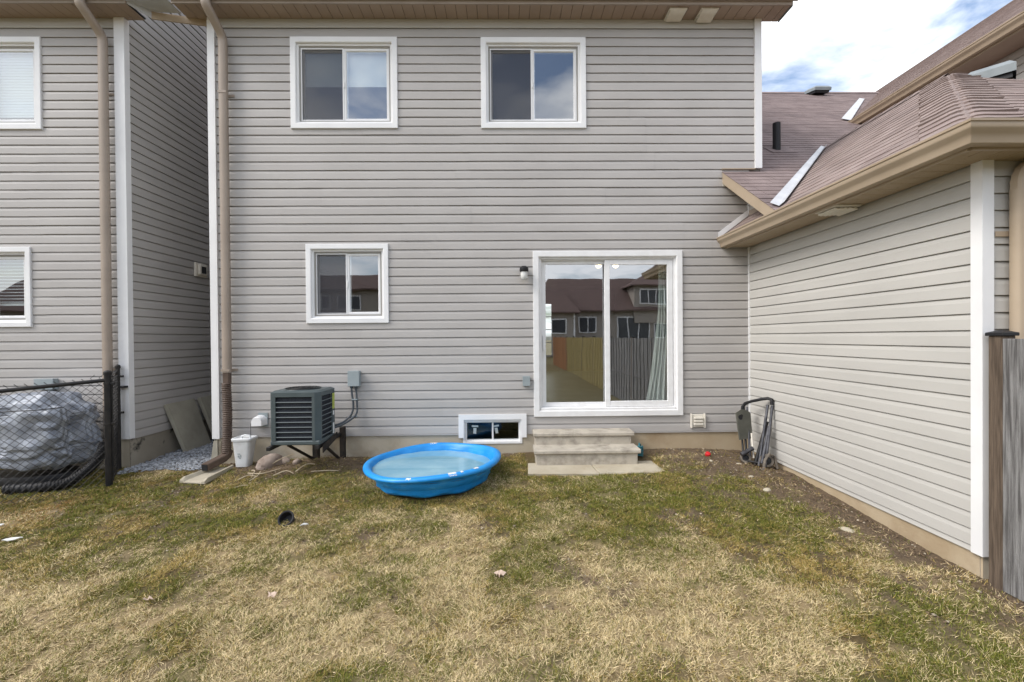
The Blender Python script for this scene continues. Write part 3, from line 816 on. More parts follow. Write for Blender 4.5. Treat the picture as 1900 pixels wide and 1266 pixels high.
# ------------------------------------------------------------------ right-hand wing and its roofs
wing = thing('house', (5.2, -1.0, 0), 'low wing on the right with long cream siding wall and brown hip roof', 'house')
XW = 3.22
zr = [2.764, 2.654] + [2.54 - PITCH * k for k in range(0, 22)] + [0.098]
siding(wing, (XW, 0, 0), (0, -1, 0), (-1, 0, 0), 0.012, 2.872, zr, [], m='siding_warm', seams=False, wob=0.0006)
wall_back(wing, (XW + .016, 0, 0), (0, -1, 0), (-1, 0, 0), 0.0, 2.92, .08, 2.8, [])
siding(wing, (3.272, -2.92, 0), (1, 0, 0), (0, -1, 0), 0.0, 3.4, [2.774 - PITCH * k for k in range(0, 24)], [], m='siding_warm', seams=False)
wall_back(wing, (3.22, -2.904, 0), (1, 0, 0), (0, -1, 0), 0.0, 3.5, -.3, 2.8, [])
wall_back(wing, (XW + .004, 0, 0), (0, -1, 0), (-1, 0, 0), -.05, 2.921, -.4, .125, [], m='concrete_tan', name='foundation')
wall_back(wing, (3.224, -2.922, 0), (1, 0, 0), (0, -1, 0), 0.0, 3.5, -.4, .14, [], m='concrete', name='foundation')
corner_trim(wing, [(3.196, -2.866), (3.196, -2.944), (3.276, -2.944), (3.276, -2.921), (3.219, -2.921), (3.219, -2.866)], 0.098, 2.762)
corner_trim(wing, [(3.196, -.026), (3.196, 0.0), (3.222, 0.0), (3.222, -.026)], 0.45, 2.762)
corner_trim(wing, [(3.196, -.026), (3.196, 0.0), (3.222, 0.0), (3.222, -.026)], 3.20, 3.56)
HB = 1.0
EX, EY, EZ = 2.85, -3.2, 2.90          # eave corner of the hip roof
RX, RY, RZ = 5.0, -0.88, 4.52          # its peak
sB = (RZ - EZ) / (RX - EX); sF = (RZ - EZ) / (RY - EY); sA = 0.706
zB = lambda X: EZ + sB * (X - EX)
zF = lambda Y: EZ + sF * (Y - EY)
zA = lambda Y: 3.76 + sA * Y
VB = Vector((2.93, -1.13, 2.965)); VT = Vector((4.95, 1.025, 4.485))
yval = lambda X: VB.y + (X - VB.x) * (VT.y - VB.y) / (VT.x - VB.x)
# decks
mb = MB(); o = (0, 0, -.02)
mb.slab([(EX, EY, EZ - .012), (RX, RY, RZ - .012), (RX, 1.2, RZ - .012), (EX, 0.0, EZ - .012)], o)
mb.slab([(EX, EY, EZ - .012), (7.15, EY, EZ - .012), (RX, RY, RZ - .012)], o)
mb.slab([(7.15, EY, EZ - .012), (RX, RY, RZ - .012), (RX, 1.2, RZ - .012), (7.15, 1.2, EZ - .012)], o)
mb.build('hip_roof', 'shingle', wing)
mb = MB()
mb.slab([(2.87, -1.22, zA(-1.22) - .012), (3.385, -1.22, zA(-1.22) - .012), (3.385, 0, zA(0) - .012), (2.87, 0, zA(0) - .012)], (0, 0, -.02))
mb.slab([(3.385, -1.22, zA(-1.22) - .012), (10.6, -1.22 + 2.2, zA(-1.22 + 2.2) - .012), (10.6, 6.05, zA(6.05) - .012), (3.385, 6.05, zA(6.05) - .012)], (0, 0, -.02))
mb.slab([(3.385, 12, 3.9), (10.6, 12, 3.9), (10.6, 6.05, zA(6.05) - .012), (3.385, 6.05, zA(6.05) - .012)], (0, 0, -.02))
back_roof = mb.build('back_roof', 'shingle_dark', wing)
# shingle tabs: one shared wedge, scaled to each tab's width
EXPO = 0.14
tab = bpy.data.meshes.new('shingle')
L = EXPO + .03
tab.from_pydata([(0, 0, 0), (1, 0, 0), (1, L, 0), (0, L, 0), (0, 0, .0075), (1, 0, .0075), (1, L, .0015), (0, L, .0015)], [],
                [(0, 3, 2, 1), (4, 5, 6, 7), (0, 1, 5, 4), (1, 2, 6, 5), (2, 3, 7, 6), (3, 0, 4, 7)])
tab.materials.append(MT['shingle'])
cnt = [0]
def shingles(parent, O, e, s, n, ncourse, lo, hi, tabw=0.305, objs=True, stuff=None, limit=285):
    O, e, s, n = Vector(O), Vector(e).normalized(), Vector(s).normalized(), Vector(n).normalized()
    for i in range(ncourse):
        t = i * EXPO
        a, b = lo(t), hi(t)
        if b - a < 0.03: continue
        u = a - random.uniform(0, tabw)
        while u < b:
            p, q = max(u, a), min(u + tabw - .004, b)
            u += tabw
            if q - p < .02: continue
            dn = random.uniform(0, .0025); dt = random.uniform(-.004, .004)
            M = Matrix((e * (q - p), s, n)).transposed().to_4x4()
            M.translation = O + e * p + s * (t + dt) + n * dn
            if objs and cnt[0] < limit:
                ob = bpy.data.objects.new('shingle', tab); COL.objects.link(ob); ob.parent = parent
                ob.matrix_basis = Matrix.Translation(-parent.location) @ M; cnt[0] += 1
            else:
                stuff.add([M @ v.co for v in tab.vertices], [tuple(f.vertices) for f in tab.polygons])
cB, cF, cA_ = math.hypot(1, sB), math.hypot(1, sF), math.hypot(1, sA)
nc = 19
rest = MB()
# left slope (u along +Y), front slope (u along +X)
def loL(t): return (EY + (RY - EY) * (t / cB) / (RX - EX)) + 0.25
def hiL(t):
    X = EX + t / cB
    return 0.0 if X < 3.215 else min(yval(X) + .12, 1.1)
shingles(wing, (EX, 0, EZ - .010), (0, 1, 0), (1, 0, sB), (-sB, 0, 1), nc, loL, hiL, stuff=rest)
def loF(t): return (EX + (RX - EX) * (t / cF) / (RY - EY)) + 0.25
def hiF(t): return 7.15 - (7.15 - RX) * (t / cF) / (RY - EY)
shingles(wing, (0, EY, EZ - .010), (1, 0, 0), (0, 1, sF), (0, -sF, 1), nc, loF, hiF, stuff=rest)
tag(rest.build('shingles', 'shingle', wing), None, kind='stuff')
# woven, curled shingles over the hip
nL = Vector((-sB, 0, 1)).normalized(); nF = Vector((0, -sF, 1)).normalized()
for i in range(nc + 1):
    h0, h1 = i / (nc + .6), min((i + 1.25) / (nc + .6), 1.03)
    LL = .34 + random.uniform(-.012, .012); LR = .34 + random.uniform(-.012, .012)
    cl_, cr_, cm = random.choice([0, 0, .001, .003, .011]), random.choice([0, 0, .001, .003, .012]), random.uniform(.004, .012)
    mb = MB(); vs = []; K = 14
    for k in range(K + 1):
        s = -1 + 2 * k / K
        row = []
        for h, top in ((h0, 0), (h1, 1)):
            X, Yy = EX + (RX - EX) * h, EY + (RY - EY) * h
            z = EZ + (RZ - EZ) * h
            if s < 0: P = Vector((X, Yy + (-s) * LL, z)); nn = nL
            else: P = Vector((X + s * LR, Yy, z)); nn = nF
            bl = max(0, 1 - abs(s) / .28)
            if bl > 0:
                P = P + (Vector((.05, .05, 0))) * bl * bl
                nn = (nn + (nL + nF) * bl).normalized()
            e_ = (cl_ if s < 0 else cr_) * abs(s) ** 2.5 + cm * (1 - abs(s)) ** 2
            row.append(P + nn * (.004 + (.010 + e_) * (1 - top)))
            if not top: base = P - nn * .003 + nn * max(0, (e_ - .012))
        vs += [row[0], row[1], base]
    fs = []
    for k in range(K):
        a_, b_ = k * 3, k * 3 + 3
        fs += [(a_, b_, b_ + 1, a_ + 1), (a_ + 2, b_ + 2, b_, a_)]
    mb.add(vs, fs)
    mb.build('hip_shingle', 'shingle', wing, smooth=50)
# ridge caps of the hip roof
for i in range(8):
    y0 = RY + i * .22
    MB().add([(RX - .13, y0, RZ - .085), (RX, y0, RZ + .018), (RX + .13, y0, RZ - .085), (RX - .13, y0 + .28, RZ - .093), (RX, y0 + .28, RZ + .008), (RX + .13, y0 + .28, RZ - .093)], [(0, 1, 4, 3), (1, 2, 5, 4)]).build('ridge_shingle', 'shingle', wing)
# back roof courses
mb = MB()
def loA(t):
    Y = -1.22 + t / cA_
    return 2.855 if Y < -.02 else 3.382
def hiA(t):
    Y = -1.22 + t / cA_
    return min(2.93 + (Y + 1.13) * (VT.x - VB.x) / (VT.y - VB.y) + .25 + (0 if Y < 1.0 else 6), 10.4)
shingles(wing, (0, -1.22, zA(-1.22) - .010), (1, 0, 0), (0, 1, sA), (0, -sA, 1), 64, loA, hiA, objs=False, stuff=mb)
tag(mb.build('back_roof_shingles', 'shingle_dark', wing), None, kind='stuff')
MB().add([(3.385, 5.90, zA(5.9) + .012), (3.385, 6.05, zA(6.05) + .02), (10.4, 5.90, zA(5.9) + .012), (10.4, 6.05, zA(6.05) + .02)], [(0, 2, 3, 1)]).build('ridge_cap', 'shingle_dark', wing)
# valley flashing, step flashing, rake
def strip(a, b, da, db, name, m='flash', th=.004):
    a, b, da, db = Vector(a), Vector(b), Vector(da), Vector(db)
    return MB().slab([a, b, b + db, a + da], (0, 0, th)).build(name, m, wing)
k = Vector((0, 0, .014))
strip(VB + k, VT + k, Vector((-.065, .055, .055 * sA + .012)), Vector((-.03, .03, .03 * sA + .012)), 'valley_flashing')
strip(VB + k + Vector((0, 0, .002)), VT + k + Vector((0, 0, .002)), Vector((.03, -.05, .03 * sB + .012)), Vector((.02, -.03, .02 * sB + .012)), 'valley_flashing')
MB().slab([(2.80, -.022, 2.875), (3.20, -.022, zB(3.20) + .01), (3.20, -.022, zB(3.20) + .09), (2.80, -.022, 2.955)], (0, .004, 0)).build('step_flashing', 'white', wing)
MB().slab([(3.200, -.028, zB(3.20) + .005), (3.200, -.66, zB(3.20) + .005), (3.200, -.66, zB(3.20) + .06), (3.200, -.028, zB(3.20) + .07)], (.004, 0, 0)).build('step_flashing', 'beige_grey', wing)
MB().slab([(2.862, -.004, 3.748), (2.862, -1.235, zA(-1.235) - .014), (2.862, -1.235, zA(-1.235) - .06), (2.862, -1.10, zA(-1.10) - .155), (2.862, -.004, 3.60)], (.022, 0, 0)).build('rake_board', 'beige', wing)
MB().slab([(2.884, -.02, 3.615), (2.884, -1.12, zA(-1.12) - .135), (3.20, -1.12, zA(-1.12) - .135), (3.20, -.02, 3.615)], (0, 0, .01)).build('rake_soffit', 'soffit_b', wing)
MB().box(2.862, 2.90, -.022, -.016, 3.555, 3.598).build('rake_return', 'cream', wing)
MB().box(2.85, 3.289, -.030, -.002, 3.776, 3.788).build('head_flashing', 'beige', wing)
for z in (3.08, 3.194, 3.308, 3.423, 3.537):
    u = (3.60 - z - .06) / sA
    if u > .06: siding(wing, (XW, 0, 0), (0, -1, 0), (-1, 0, 0), .012, u, [z + PITCH, z], [], m='siding_warm', seams=False)
MB().slab([(XW + .017, 0, 2.7), (XW + .017, -1.2, 2.7), (XW + .017, -1.2, 2.88), (XW + .017, 0, 3.74)], (.01, 0, 0)).build('gable_infill', 'siding_warm', wing)
# gutter, fascia and soffit of the hip roof
mb = MB(); sweep(mb, [(2.895, -.002, 2.757), (2.895, -3.155, 2.757), (7.2, -3.155, 2.757)], GUT, [(-1, 0, 0), (-1, -1, 0), (0, -1, 0)])
mb.build('gutter', 'beige', wing, smooth=35)
MB().box(2.897, 2.915, -3.135, 0, 2.742, 2.89).box(2.916, 7.2, -3.152, -3.135, 2.742, 2.89).build('fascia', 'beige', wing)
y = -.005
while y > -3.0:
    MB().cbox(2.916, 3.215, max(y - .126, -2.95), y, 2.760, 2.772, .003).build('soffit_board', 'soffit_b', wing); y -= .130
x = 2.916
while x < 5.2:
    MB().cbox(x, x + .126, -3.134, -2.955 if x < 3.1 else -2.92, 2.7605, 2.772, .003).build('soffit_board', 'soffit_b', wing); x += .130
MB().box(2.92, 7.1, -3.13, 0.0, 2.776, 2.79).build('soffit_backing', 'black', wing)
MB().quad((6.7, -2.92, -.3), (6.7, 0, -.3), (6.7, 0, 2.8), (6.7, -2.92, 2.8)).build('side_wall', 'siding_warm', wing)
# two-storey wing behind: eave, roof, soffit, wall
CX, CZ, CRX, CRZ = 6.69, 5.72, 11.6, 9.17
mb = MB(); mb.slab([(CX, -1.8, CZ), (CX, 2.9, CZ), (CRX, 8.6, CRZ), (CRX, -1.8, CRZ)], (0, 0, -.03))
mb.slab([(CRX + 5, -1.8, CZ), (CRX + 5, 8.6, CZ), (CRX, 8.6, CRZ), (CRX, -1.8, CRZ)], (0, 0, -.03)); mb.build('upper_roof', 'shingle', wing)
mb = MB(); sC = (CRZ - CZ) / (CRX - CX); cC = math.hypot(1, sC)
shingles(wing, (CX, 0, CZ - .004), (0, 1, 0), (1, 0, sC), (-sC, 0, 1), 42, lambda t: -1.8, lambda t: 2.76 + (t / cC) * 1.10, tabw=.6, objs=False, stuff=mb)
tag(mb.build('upper_roof_shingles', 'shingle', wing), None, kind='stuff')
strip((6.70, 2.76, 5.735), (8.8, 5.05, 7.34), (-.11, .10, .08), (-.07, .07, .055), 'valley_flashing')
mb = MB(); sweep(mb, [(6.74, 2.80, 5.575), (6.74, -1.8, 5.575)], GUT, [(-1, 0, 0), (-1, 0, 0)]); mb.build('gutter', 'beige', wing, smooth=35)
MB().box(6.742, 6.76, -1.8, 2.80, 5.55, 5.70).build('fascia', 'beige', wing)
MB().box(6.76, 7.2, -1.8, 3.6, 5.565, 5.577).build('soffit', 'soffit', wing)
siding(wing, (7.2, 0, 0), (0, -1, 0), (-1, 0, 0), -3.4, 1.6, [5.565 - PITCH * k for k in range(0, 16)], [], m='siding_warm')
MB().quad((7.216, -1.6, 2.5), (7.216, 8, 2.5), (7.216, 8, 5.6), (7.216, -1.6, 5.6)).quad((7.205, -1.6, 2.5), (16, -1.6, 2.5), (16, -1.6, 5.6), (7.205, -1.6, 5.6)).build('upper_wall', 'siding_warm', wing)
# plumbing pipe, roof vents
px_, py_ = 4.16, .95; pz = zA(py_)
vp = MB().tube([(px_, py_, pz - .05), (px_, py_, pz + .40)], .055, 16).build('vent_pipe', 'black', wing, smooth=40)
MB().slab([(px_ - .15, py_ - .16, zA(py_ - .16) + .004), (px_ + .24, py_ - .14, zA(py_ - .14) + .004), (px_ + .24, py_ + .1, zA(py_ + .1) + .003), (px_ - .15, py_ + .1, zA(py_ + .1) + .003)], (0, 0, .006)).build('pipe_flashing', 'shingle_dark', vp)
def box_vent(x, y, z, w, h, yawd=0, tilt=(0, 0)):
    M = Matrix.Translation((x, y, z)) @ Matrix.Rotation(rad(yawd), 4, 'Z') @ Matrix.Rotation(tilt[0], 4, 'X') @ Matrix.Rotation(tilt[1], 4, 'Y')
    a, b = w / 2, w / 2 * .76
    vs = [(-a, -a, 0), (a, -a, 0), (a, a, 0), (-a, a, 0), (-a, -a, h * .62), (a, -a, h * .62), (a, a, h * .62), (-a, a, h * .62), (-b, -b, h), (b, -b, h), (b, b, h), (-b, b, h)]
    fs = [(0, 1, 5, 4), (1, 2, 6, 5), (2, 3, 7, 6), (3, 0, 4, 7), (4, 5, 9, 8), (5, 6, 10, 9), (6, 7, 11, 10), (7, 4, 8, 11), (8, 9, 10, 11)]
    v = MB().add([M @ Vector(q) for q in vs], fs).build('roof_vent', 'vent', wing)
    MB().box(-a * .86, a * .86, -a * .86, a * .86, -.05, h * .5, M).build('vent_throat', 'black', v)
box_vent(5.30, -1.05, 4.315, .38, .135, 42)
box_vent(8.08, 5.68, zA(5.68) + .07, .42, .11, 0, (math.atan(sA) * .4, 0))
# downspout at the near corner
pts = []
for i in range(13):
    w = rad(90 * i / 12)
    pts.append((3.535 - .125 * math.sin(w) , -2.985, 2.585 + .13 * math.cos(w) - .0))
pts = [(3.70, -3.03, 2.745), (3.60, -3.01, 2.722)] + pts[1:] + [(3.41, -2.985, 2.54)]
mb = MB(); rect_tube(mb, pts, .075, .10, wd=(0, 1, 0), r=.014, ridges=.06); ds = mb.build('downspout_elbow', 'beige', wing, smooth=25)
mb = MB(); rect_tube(mb, [(3.41, -2.985, 2.55), (3.41, -2.985, -.05)], .105, .075, r=.016); ds = mb.build('downspout', 'beige', wing, smooth=50)
MB().box(3.29, 3.38, -2.941, -2.937, 2.25, 2.285).build('strap', 'beige', ds)

# ------------------------------------------------------------------ wall fittings
lamp = thing('wall_lamp', (0.25, 0, 2.42), 'small black wall lamp with clear jar glass beside the patio door', 'lamp')
MB().lathe([(0, 0), (.045, 0), (.05, -.012), (.045, -.02), (0, -.02)], 20, M=Matrix.Translation((.25, -.037, 2.475)) @ Matrix.Rotation(rad(90), 4, 'X') @ Matrix.Scale(-1, 4, (0, 0, 1))).build('back_plate', 'black', lamp, smooth=40)
MB().tube([(.25, -.03, 2.485), (.25, -.075, 2.50), (.25, -.10, 2.475)], .014, 10).build('arm', 'black', lamp, smooth=40)
MB().lathe([(0, .045), (.03, .042), (.055, .02), (.058, -.02), (.052, -.03), (0, -.03)], 20, (.25, -.10, 2.475)).build('cap', 'black', lamp, smooth=40)
MB().lathe([(.042, 0), (.046, -.05), (.044, -.085), (.03, -.108), (0, -.112)], 20, (.25, -.10, 2.447)).build('glass_jar', 'frosted', lamp, smooth=60)

def wall_box(name, x0, x1, z0, z1, dep, label, cat, m='grey_box', lid=True, y=-.016):
    t = thing(name, ((x0 + x1) / 2, 0, z0), label, cat)
    MB().cbox(x0, x1, y - dep, y, z0, z1, .004).build('body', m, t)
    if lid: MB().cbox(x0 - .003, x1 + .003, y - dep - .012, y - dep + .014, z0 + .004, z1 + .003, .003).build('lid', m, t)
    return t
t = wall_box('electrical_box', -2.016, -1.875, .99, 1.188, .075, 'grey electrical disconnect box with two looping conduits above the air conditioner lines', 'electrical box')
for i, dx in enumerate((0, .058)):
    x = -1.985 + dx; pts = [(x, -.055, .992), (x + .004, -.055, .90), (x + .022 - .01 * i, -.06, .76), (x + .012, -.065, .66), (x - .03, -.09, .59), (x - .10 - .03 * i, -.16, .535 - .012 * i), (x - .20 - .03 * i, -.28, .51 - .022 * i), (-2.14, -.38, .505 - .025 * i)]
    P = [Vector(p) for p in pts]; out = []
    for a in range(len(P) - 1):
        p0, p1, p2, p3 = P[max(a - 1, 0)], P[a], P[a + 1], P[min(a + 2, len(P) - 1)]
        for q in range(6):
            u = q / 6; out.append(.5 * ((2 * p1) + (p2 - p0) * u + (2 * p0 - 5 * p1 + 4 * p2 - p3) * u * u + (3 * p1 - p0 - 3 * p2 + p3) * u ** 3))
    out.append(P[-1])
    MB().tube(out, .013, 10).build('conduit', 'conduit', t, smooth=60)
    MB().tube([(x, -.055, .995), (x, -.055, .965)], .019, 10).build('fitting', 'conduit', t, smooth=40)
for (x, z) in ((-1.945, .82), (-1.95, .60)): MB().cbox(x - .035, x + .04, -.078, -.045, z - .008, z + .008, .003).build('clip', 'grey_box', t)
wall_box('outlet_box', .226, .317, .968, 1.096, .035, 'small grey outlet cover low on the wall left of the patio door', 'outlet cover')
t = wall_box('wall_vent', 2.43, 2.598, .408, .578, .02, 'weathered cream louvred vent cover low on the wall right of the steps', 'wall vent', m='cream', lid=False)
for k in range(3): MB().cbox(2.455, 2.573, -.062, -.036, .435 + .04 * k, .462 + .04 * k, .004, None).build('louver', 'cream', t)
MB().cbox(2.418, 2.436, -.05, -.016, .40, .585, .003).cbox(2.592, 2.61, -.05, -.016, .40, .585, .003).build('side_rail', 'cream', t)
# white dryer hood with a hanging wire
t = thing('exhaust_hood', (-3.18, 0, .48), 'white rounded exhaust hood with a hanging wire beside the air conditioner', 'exhaust hood')
MB().cbox(-3.20, -3.075, -.024, -.014, .475, .655, .004).build('plate', 'grey_box', t)
mb = MB(); vs = []
K, J = 14, 7
for j in range(J + 1):
    b = rad(90 * j / J)
    for k in range(K + 1):
        a = rad(180 * k / K)
        vs.append((-3.165 - .095 * math.cos(a) * (1 - .25 * math.sin(b)) * (.9), -.02 - .115 * math.sin(b), .555 + .075 * math.sin(a) * (1 - .25 * (j / J)) - .05 * (1 if k in (0, K) else 0)))
mb.add(vs, [(j * (K + 1) + k, j * (K + 1) + k + 1, (j + 1) * (K + 1) + k + 1, (j + 1) * (K + 1) + k) for j in range(J) for k in range(K)])
mb.add([vs[J * (K + 1) + k] for k in range(K + 1)], [tuple(range(K + 1))]); mb.build('hood', 'white', t, smooth=50)
MB().tube([(-3.235, -.13, .54), (-3.235, -.135, .40), (-3.232, -.135, .31)], .003, 6).lathe([(0, .012), (.01, 0), (0, -.012)], 8, (-3.232, -.135, .30)).build('wire', 'black', t)
wall_box('wall_plate', -3.01, -2.955, .50, .60, .02, 'white wall plate half hidden by the left edge of the air conditioner', 'wall plate', m='white', lid=False)
# box on the left house, shaded side wall vent
t = wall_box('electrical_box', -5.97, -5.735, .985, 1.125, .07, 'pale grey electrical box on left house wall above the silver tarp', 'electrical box', m='grey_box')
MB().tube([(-5.80, -.05, .99), (-5.80, -.05, .2)], .03, 10).build('conduit', 'grey_box', t, smooth=40)
t = thing('wall_vent', (-4.85, 1.35, 2.6), 'pale vent cover on the shaded side wall between the houses', 'wall vent')
MB().cbox(-4.835, -4.80, 1.22, 1.47, 2.60, 2.815, .004).build('plate', 'cream', t)
MB().cbox(-4.80, -4.76, 1.26, 1.43, 2.63, 2.79, .006).build('hood', 'cream', t); MB().box(-4.765, -4.757, 1.29, 1.40, 2.65, 2.76).build('opening', 'black', t)
# soffit vents
for i, (xa, sag) in enumerate(((2.10, 0), (2.50, .012))):
    t = thing('soffit_vent', (xa + .11, -.12, 5.72), ['left of two white louvred vents under the upper eave', 'right of two white louvred vents under the upper eave, slightly broken'][i], 'soffit vent')
    MB().cbox(xa, xa + .225, -.235, -.012, 5.705, 5.7285, .004).build('plate', 'cream', t)
    for k in range(4):
        M = Matrix.Translation((xa + .112, -.205 + .05 * k, 5.698 - (sag if k > 1 else 0))) @ Matrix.Rotation(rad(-25), 4, 'X')
        MB().cbox(-.095, .095, -.024, .024, -.004, .004, .002, M).build('louver', 'cream', t)
t = thing('soffit_vent', (3.03, -1.83, 2.75), 'cream vent with broken louvres under the hip roof eave', 'soffit vent')
MB().cbox(2.93, 3.17, -1.95, -1.68, 2.742, 2.758, .004).build('plate', 'cream', t)
for k in range(5):
    M = Matrix.Translation((2.965 + .042 * k, -1.815, 2.730 - random.uniform(0, .008))) @ Matrix.Rotation(rad(18), 4, 'Y')
    MB().cbox(-.018, .018, -.115, .115, -.006, .006, .002, M).build('louver', 'cream', t)

# ------------------------------------------------------------------ air conditioner on its wall bracket
AX0, AX1, AY0, AY1, AZ0, AZ1 = -2.655, -2.10, -.79, -.33, .405, 1.015
ac = thing('air_conditioner', (-2.38, -.56, .1), 'dark slate green air conditioner on a black bracket below the lower window', 'air conditioner')
MB().cbox(AX0 + .03, AX1 - .03, AY0 + .03, AY1 - .02, AZ0 + .03, AZ1 - .05, .03).build('coil', 'ac_coil', ac)
MB().cbox(AX0, AX1, AY0, AY1, AZ0, AZ0 + .05, .010).build('base_pan', 'ac', ac)
ch = .055
oct_ = lambda i: [(AX0 + i, AY0 + .02 + i), (AX0 + .02 + i, AY0 + i), (AX1 - ch - i * .4, AY0 + i), (AX1 - i, AY0 + ch + i * .4), (AX1 - i, AY1 - i), (AX0 + i, AY1 - i)]
mb = MB(); mb.slab([(x, y, AZ1 - .065) for x, y in oct_(0)], (0, 0, .05))
n = 6; o1 = [(x, y, AZ1 - .015) for x, y in oct_(0)]; o2 = [(x, y, AZ1 + .004) for x, y in oct_(.03)]
mb.add(o1 + o2, [(i, (i + 1) % n, n + (i + 1) % n, n + i) for i in range(n)])
# top plate with round fan opening
K = 36; cx, cy, R = (AX0 + AX1) / 2, (AY0 + AY1) / 2, .185
op = oct_(.03); outer = []
def ray_poly(w):
    d = (math.cos(w), math.sin(w)); best = 9
    for i in range(6):
        (x1_, y1_), (x2_, y2_) = op[i], op[(i + 1) % 6]
        ex, ey = x2_ - x1_, y2_ - y1_; den = d[0] * ey - d[1] * ex
        if abs(den) < 1e-9: continue
        t_ = ((x1_ - cx) * ey - (y1_ - cy) * ex) / den; s_ = ((x1_ - cx) * d[1] - (y1_ - cy) * d[0]) / den
        if t_ > 0 and -1e-6 <= s_ <= 1 + 1e-6: best = min(best, t_)
    return best
vs = []
for k in range(K):
    w = 2 * math.pi * k / K; tt = ray_poly(w)
    vs += [(cx + tt * math.cos(w), cy + tt * math.sin(w), AZ1 + .004), (cx + R * 1.06 * math.cos(w), cy + R * 1.06 * math.sin(w), AZ1 + .004), (cx + R * math.cos(w), cy + R * math.sin(w), AZ1 + .018), (cx + R * .95 * math.cos(w), cy + R * .95 * math.sin(w), AZ1 - .06)]
mb.add(vs, [(k * 4 + j, ((k + 1) % K) * 4 + j, ((k + 1) % K) * 4 + j + 1, k * 4 + j + 1) for k in range(K) for j in range(3)])
mb.build('top_cover', 'ac', ac, smooth=30)
mb = MB()
for r_ in (.05, .09, .13, .165, .195): mb.lathe([(r_ - .003, .016), (r_, .019), (r_ + .003, .016), (r_, .013), (r_ - .003, .016)], 28, (cx, cy, AZ1 + .010 * (1 - r_ / .2)))
for k in range(8):
    w = math.pi * k / 4; mb.tube([(cx, cy, AZ1 + .026), (cx + .19 * math.cos(w), cy + .19 * math.sin(w), AZ1 + .016)], .003, 5)
mb.build('fan_grille', 'black_metal', ac, smooth=40)
MB().lathe([(0, -.05), (R, -.05)], 20, (cx, cy, AZ1)).build('fan_well', 'black', ac)
# corner posts
for pts in ([(AX0, AY0 + .02), (AX0 + .02, AY0), (AX0 + .062, AY0), (AX0 + .062, AY0 + .015), (AX0 + .015, AY0 + .07), (AX0, AY0 + .07)],
            [(AX1 - ch - .03, AY0), (AX1 - ch, AY0), (AX1, AY0 + ch), (AX1, AY0 + ch + .02), (AX1 - .015, AY0 + ch + .02), (AX1 - ch - .03, AY0 + .015)],
            [(AX1, AY1), (AX1, AY1 - .075), (AX1 - .02, AY1 - .075), (AX1 - .02, AY1)], [(AX0, AY1), (AX0, AY1 - .06), (AX0 + .02, AY1 - .06), (AX0 + .02, AY1)]):
    MB().slab([(x, y, AZ0 + .048) for x, y in pts], (0, 0, AZ1 - .065 - AZ0 - .046)).build('corner_post', 'ac', ac)
for k in range(8):
    z = AZ0 + .088 + k * .0565
    M = Matrix.Translation(((AX0 + AX1 - ch) / 2 + .015, AY0 + .014, z)) @ Matrix.Rotation(rad(-20), 4, 'X')
    MB().box(-.205, .205, -.010, .012, -.0045, .0045, M).build('louver', 'ac_lou', ac)
    M = Matrix.Translation((AX1 - .014, (AY0 + ch + AY1) / 2 - .02, z)) @ Matrix.Rotation(rad(-20), 4, 'Y')
    MB().box(-.012, .010, -.155, .155, -.0045, .0045, M).build('louver', 'ac_lou', ac)
MB().box(AX1, AX1 + .0015, AY1 - .075, AY1 - .004, AZ1 - .26, AZ1 - .07).build('energy_label', 'yellow', ac)
MB().box(AX1, AX1 + .0015, AY1 - .060, AY1 - .02, AZ1 - .335, AZ1 - .285).build('label', 'paper', ac)
MB().box(AX1, AX1 + .0015, AY1 - .065, AY1 - .02, AZ1 - .56, AZ1 - .43).build('label', 'paper', ac)
br = thing('wall_bracket', (-2.38, -.3, .0), 'rusty black steel bracket carrying the air conditioner', 'bracket')
for x in (AX0 + .012, AX1 - .03):
    MB().cbox(x - .022, x + .022, -.86 if x < -2.4 else -.80, -.005, AZ0 - .045, AZ0 - .003, .003).build('arm', 'black_metal', br)
    MB().tube([(x + .10 if x < -2.4 else x, -.60, AZ0 - .04), (x + .20 if x < -2.4 else x + .005, -.10, .06)], .018, 8).build('strut', 'rust_black', br)
MB().cbox(-2.46, -2.395, -.14, -.05, .02, AZ0 - .01, .004).build('post', 'rust_black', br); MB().cbox(-2.13, -2.07, -.10, -.03, .02, .47, .004).build('post', 'rust_black', br)
MB().slab([(-2.08, -.74, AZ0 - .10), (-2.08, -.30, AZ0 - .02), (-2.08, -.30, AZ0 + .05), (-2.08, -.74, AZ0 - .01)], (-.01, 0, 0)).build('side_plate', 'rust_black', br)

# ------------------------------------------------------------------ paddling pool
PC = Vector((-.822, -.845, G(-.82, -.85) - .004)); RP = .745
pool = thing('paddling_pool', PC, 'round blue plastic paddling pool half full of cloudy water on the grass', 'paddling pool')
def pool_pt(r, z, w):
    tilt = .030 * math.cos(w) * (z / .24)           # right rim sits higher, left sags
    rr = r * (1 + .010 * math.sin(3 * w + 1) + .006 * math.sin(5 * w))
    return (PC.x + rr * math.cos(w), PC.y + rr * math.sin(w), PC.z + z + tilt + .006 * math.sin(4 * w + .5) * z / .24)
prof = [(0, .004), (.54, .004), (.595, .012), (.612, .03), (.622, .055), (.626, .075), (.634, .082), (.648, .115), (.658, .15), (.668, .185), (.678, .203), (.690, .208), (.705, .207), (.735, .199), (.748, .201), (.757, .212),
        (.757, .228), (.748, .240), (.730, .247), (.708, .248), (.692, .243), (.682, .232), (.672, .205), (.660, .17), (.648, .13), (.635, .09), (.62, .05), (.60, .022), (.5, .015), (0, .014)]
mb = MB(); K = 128; vs = []; n = len(prof)
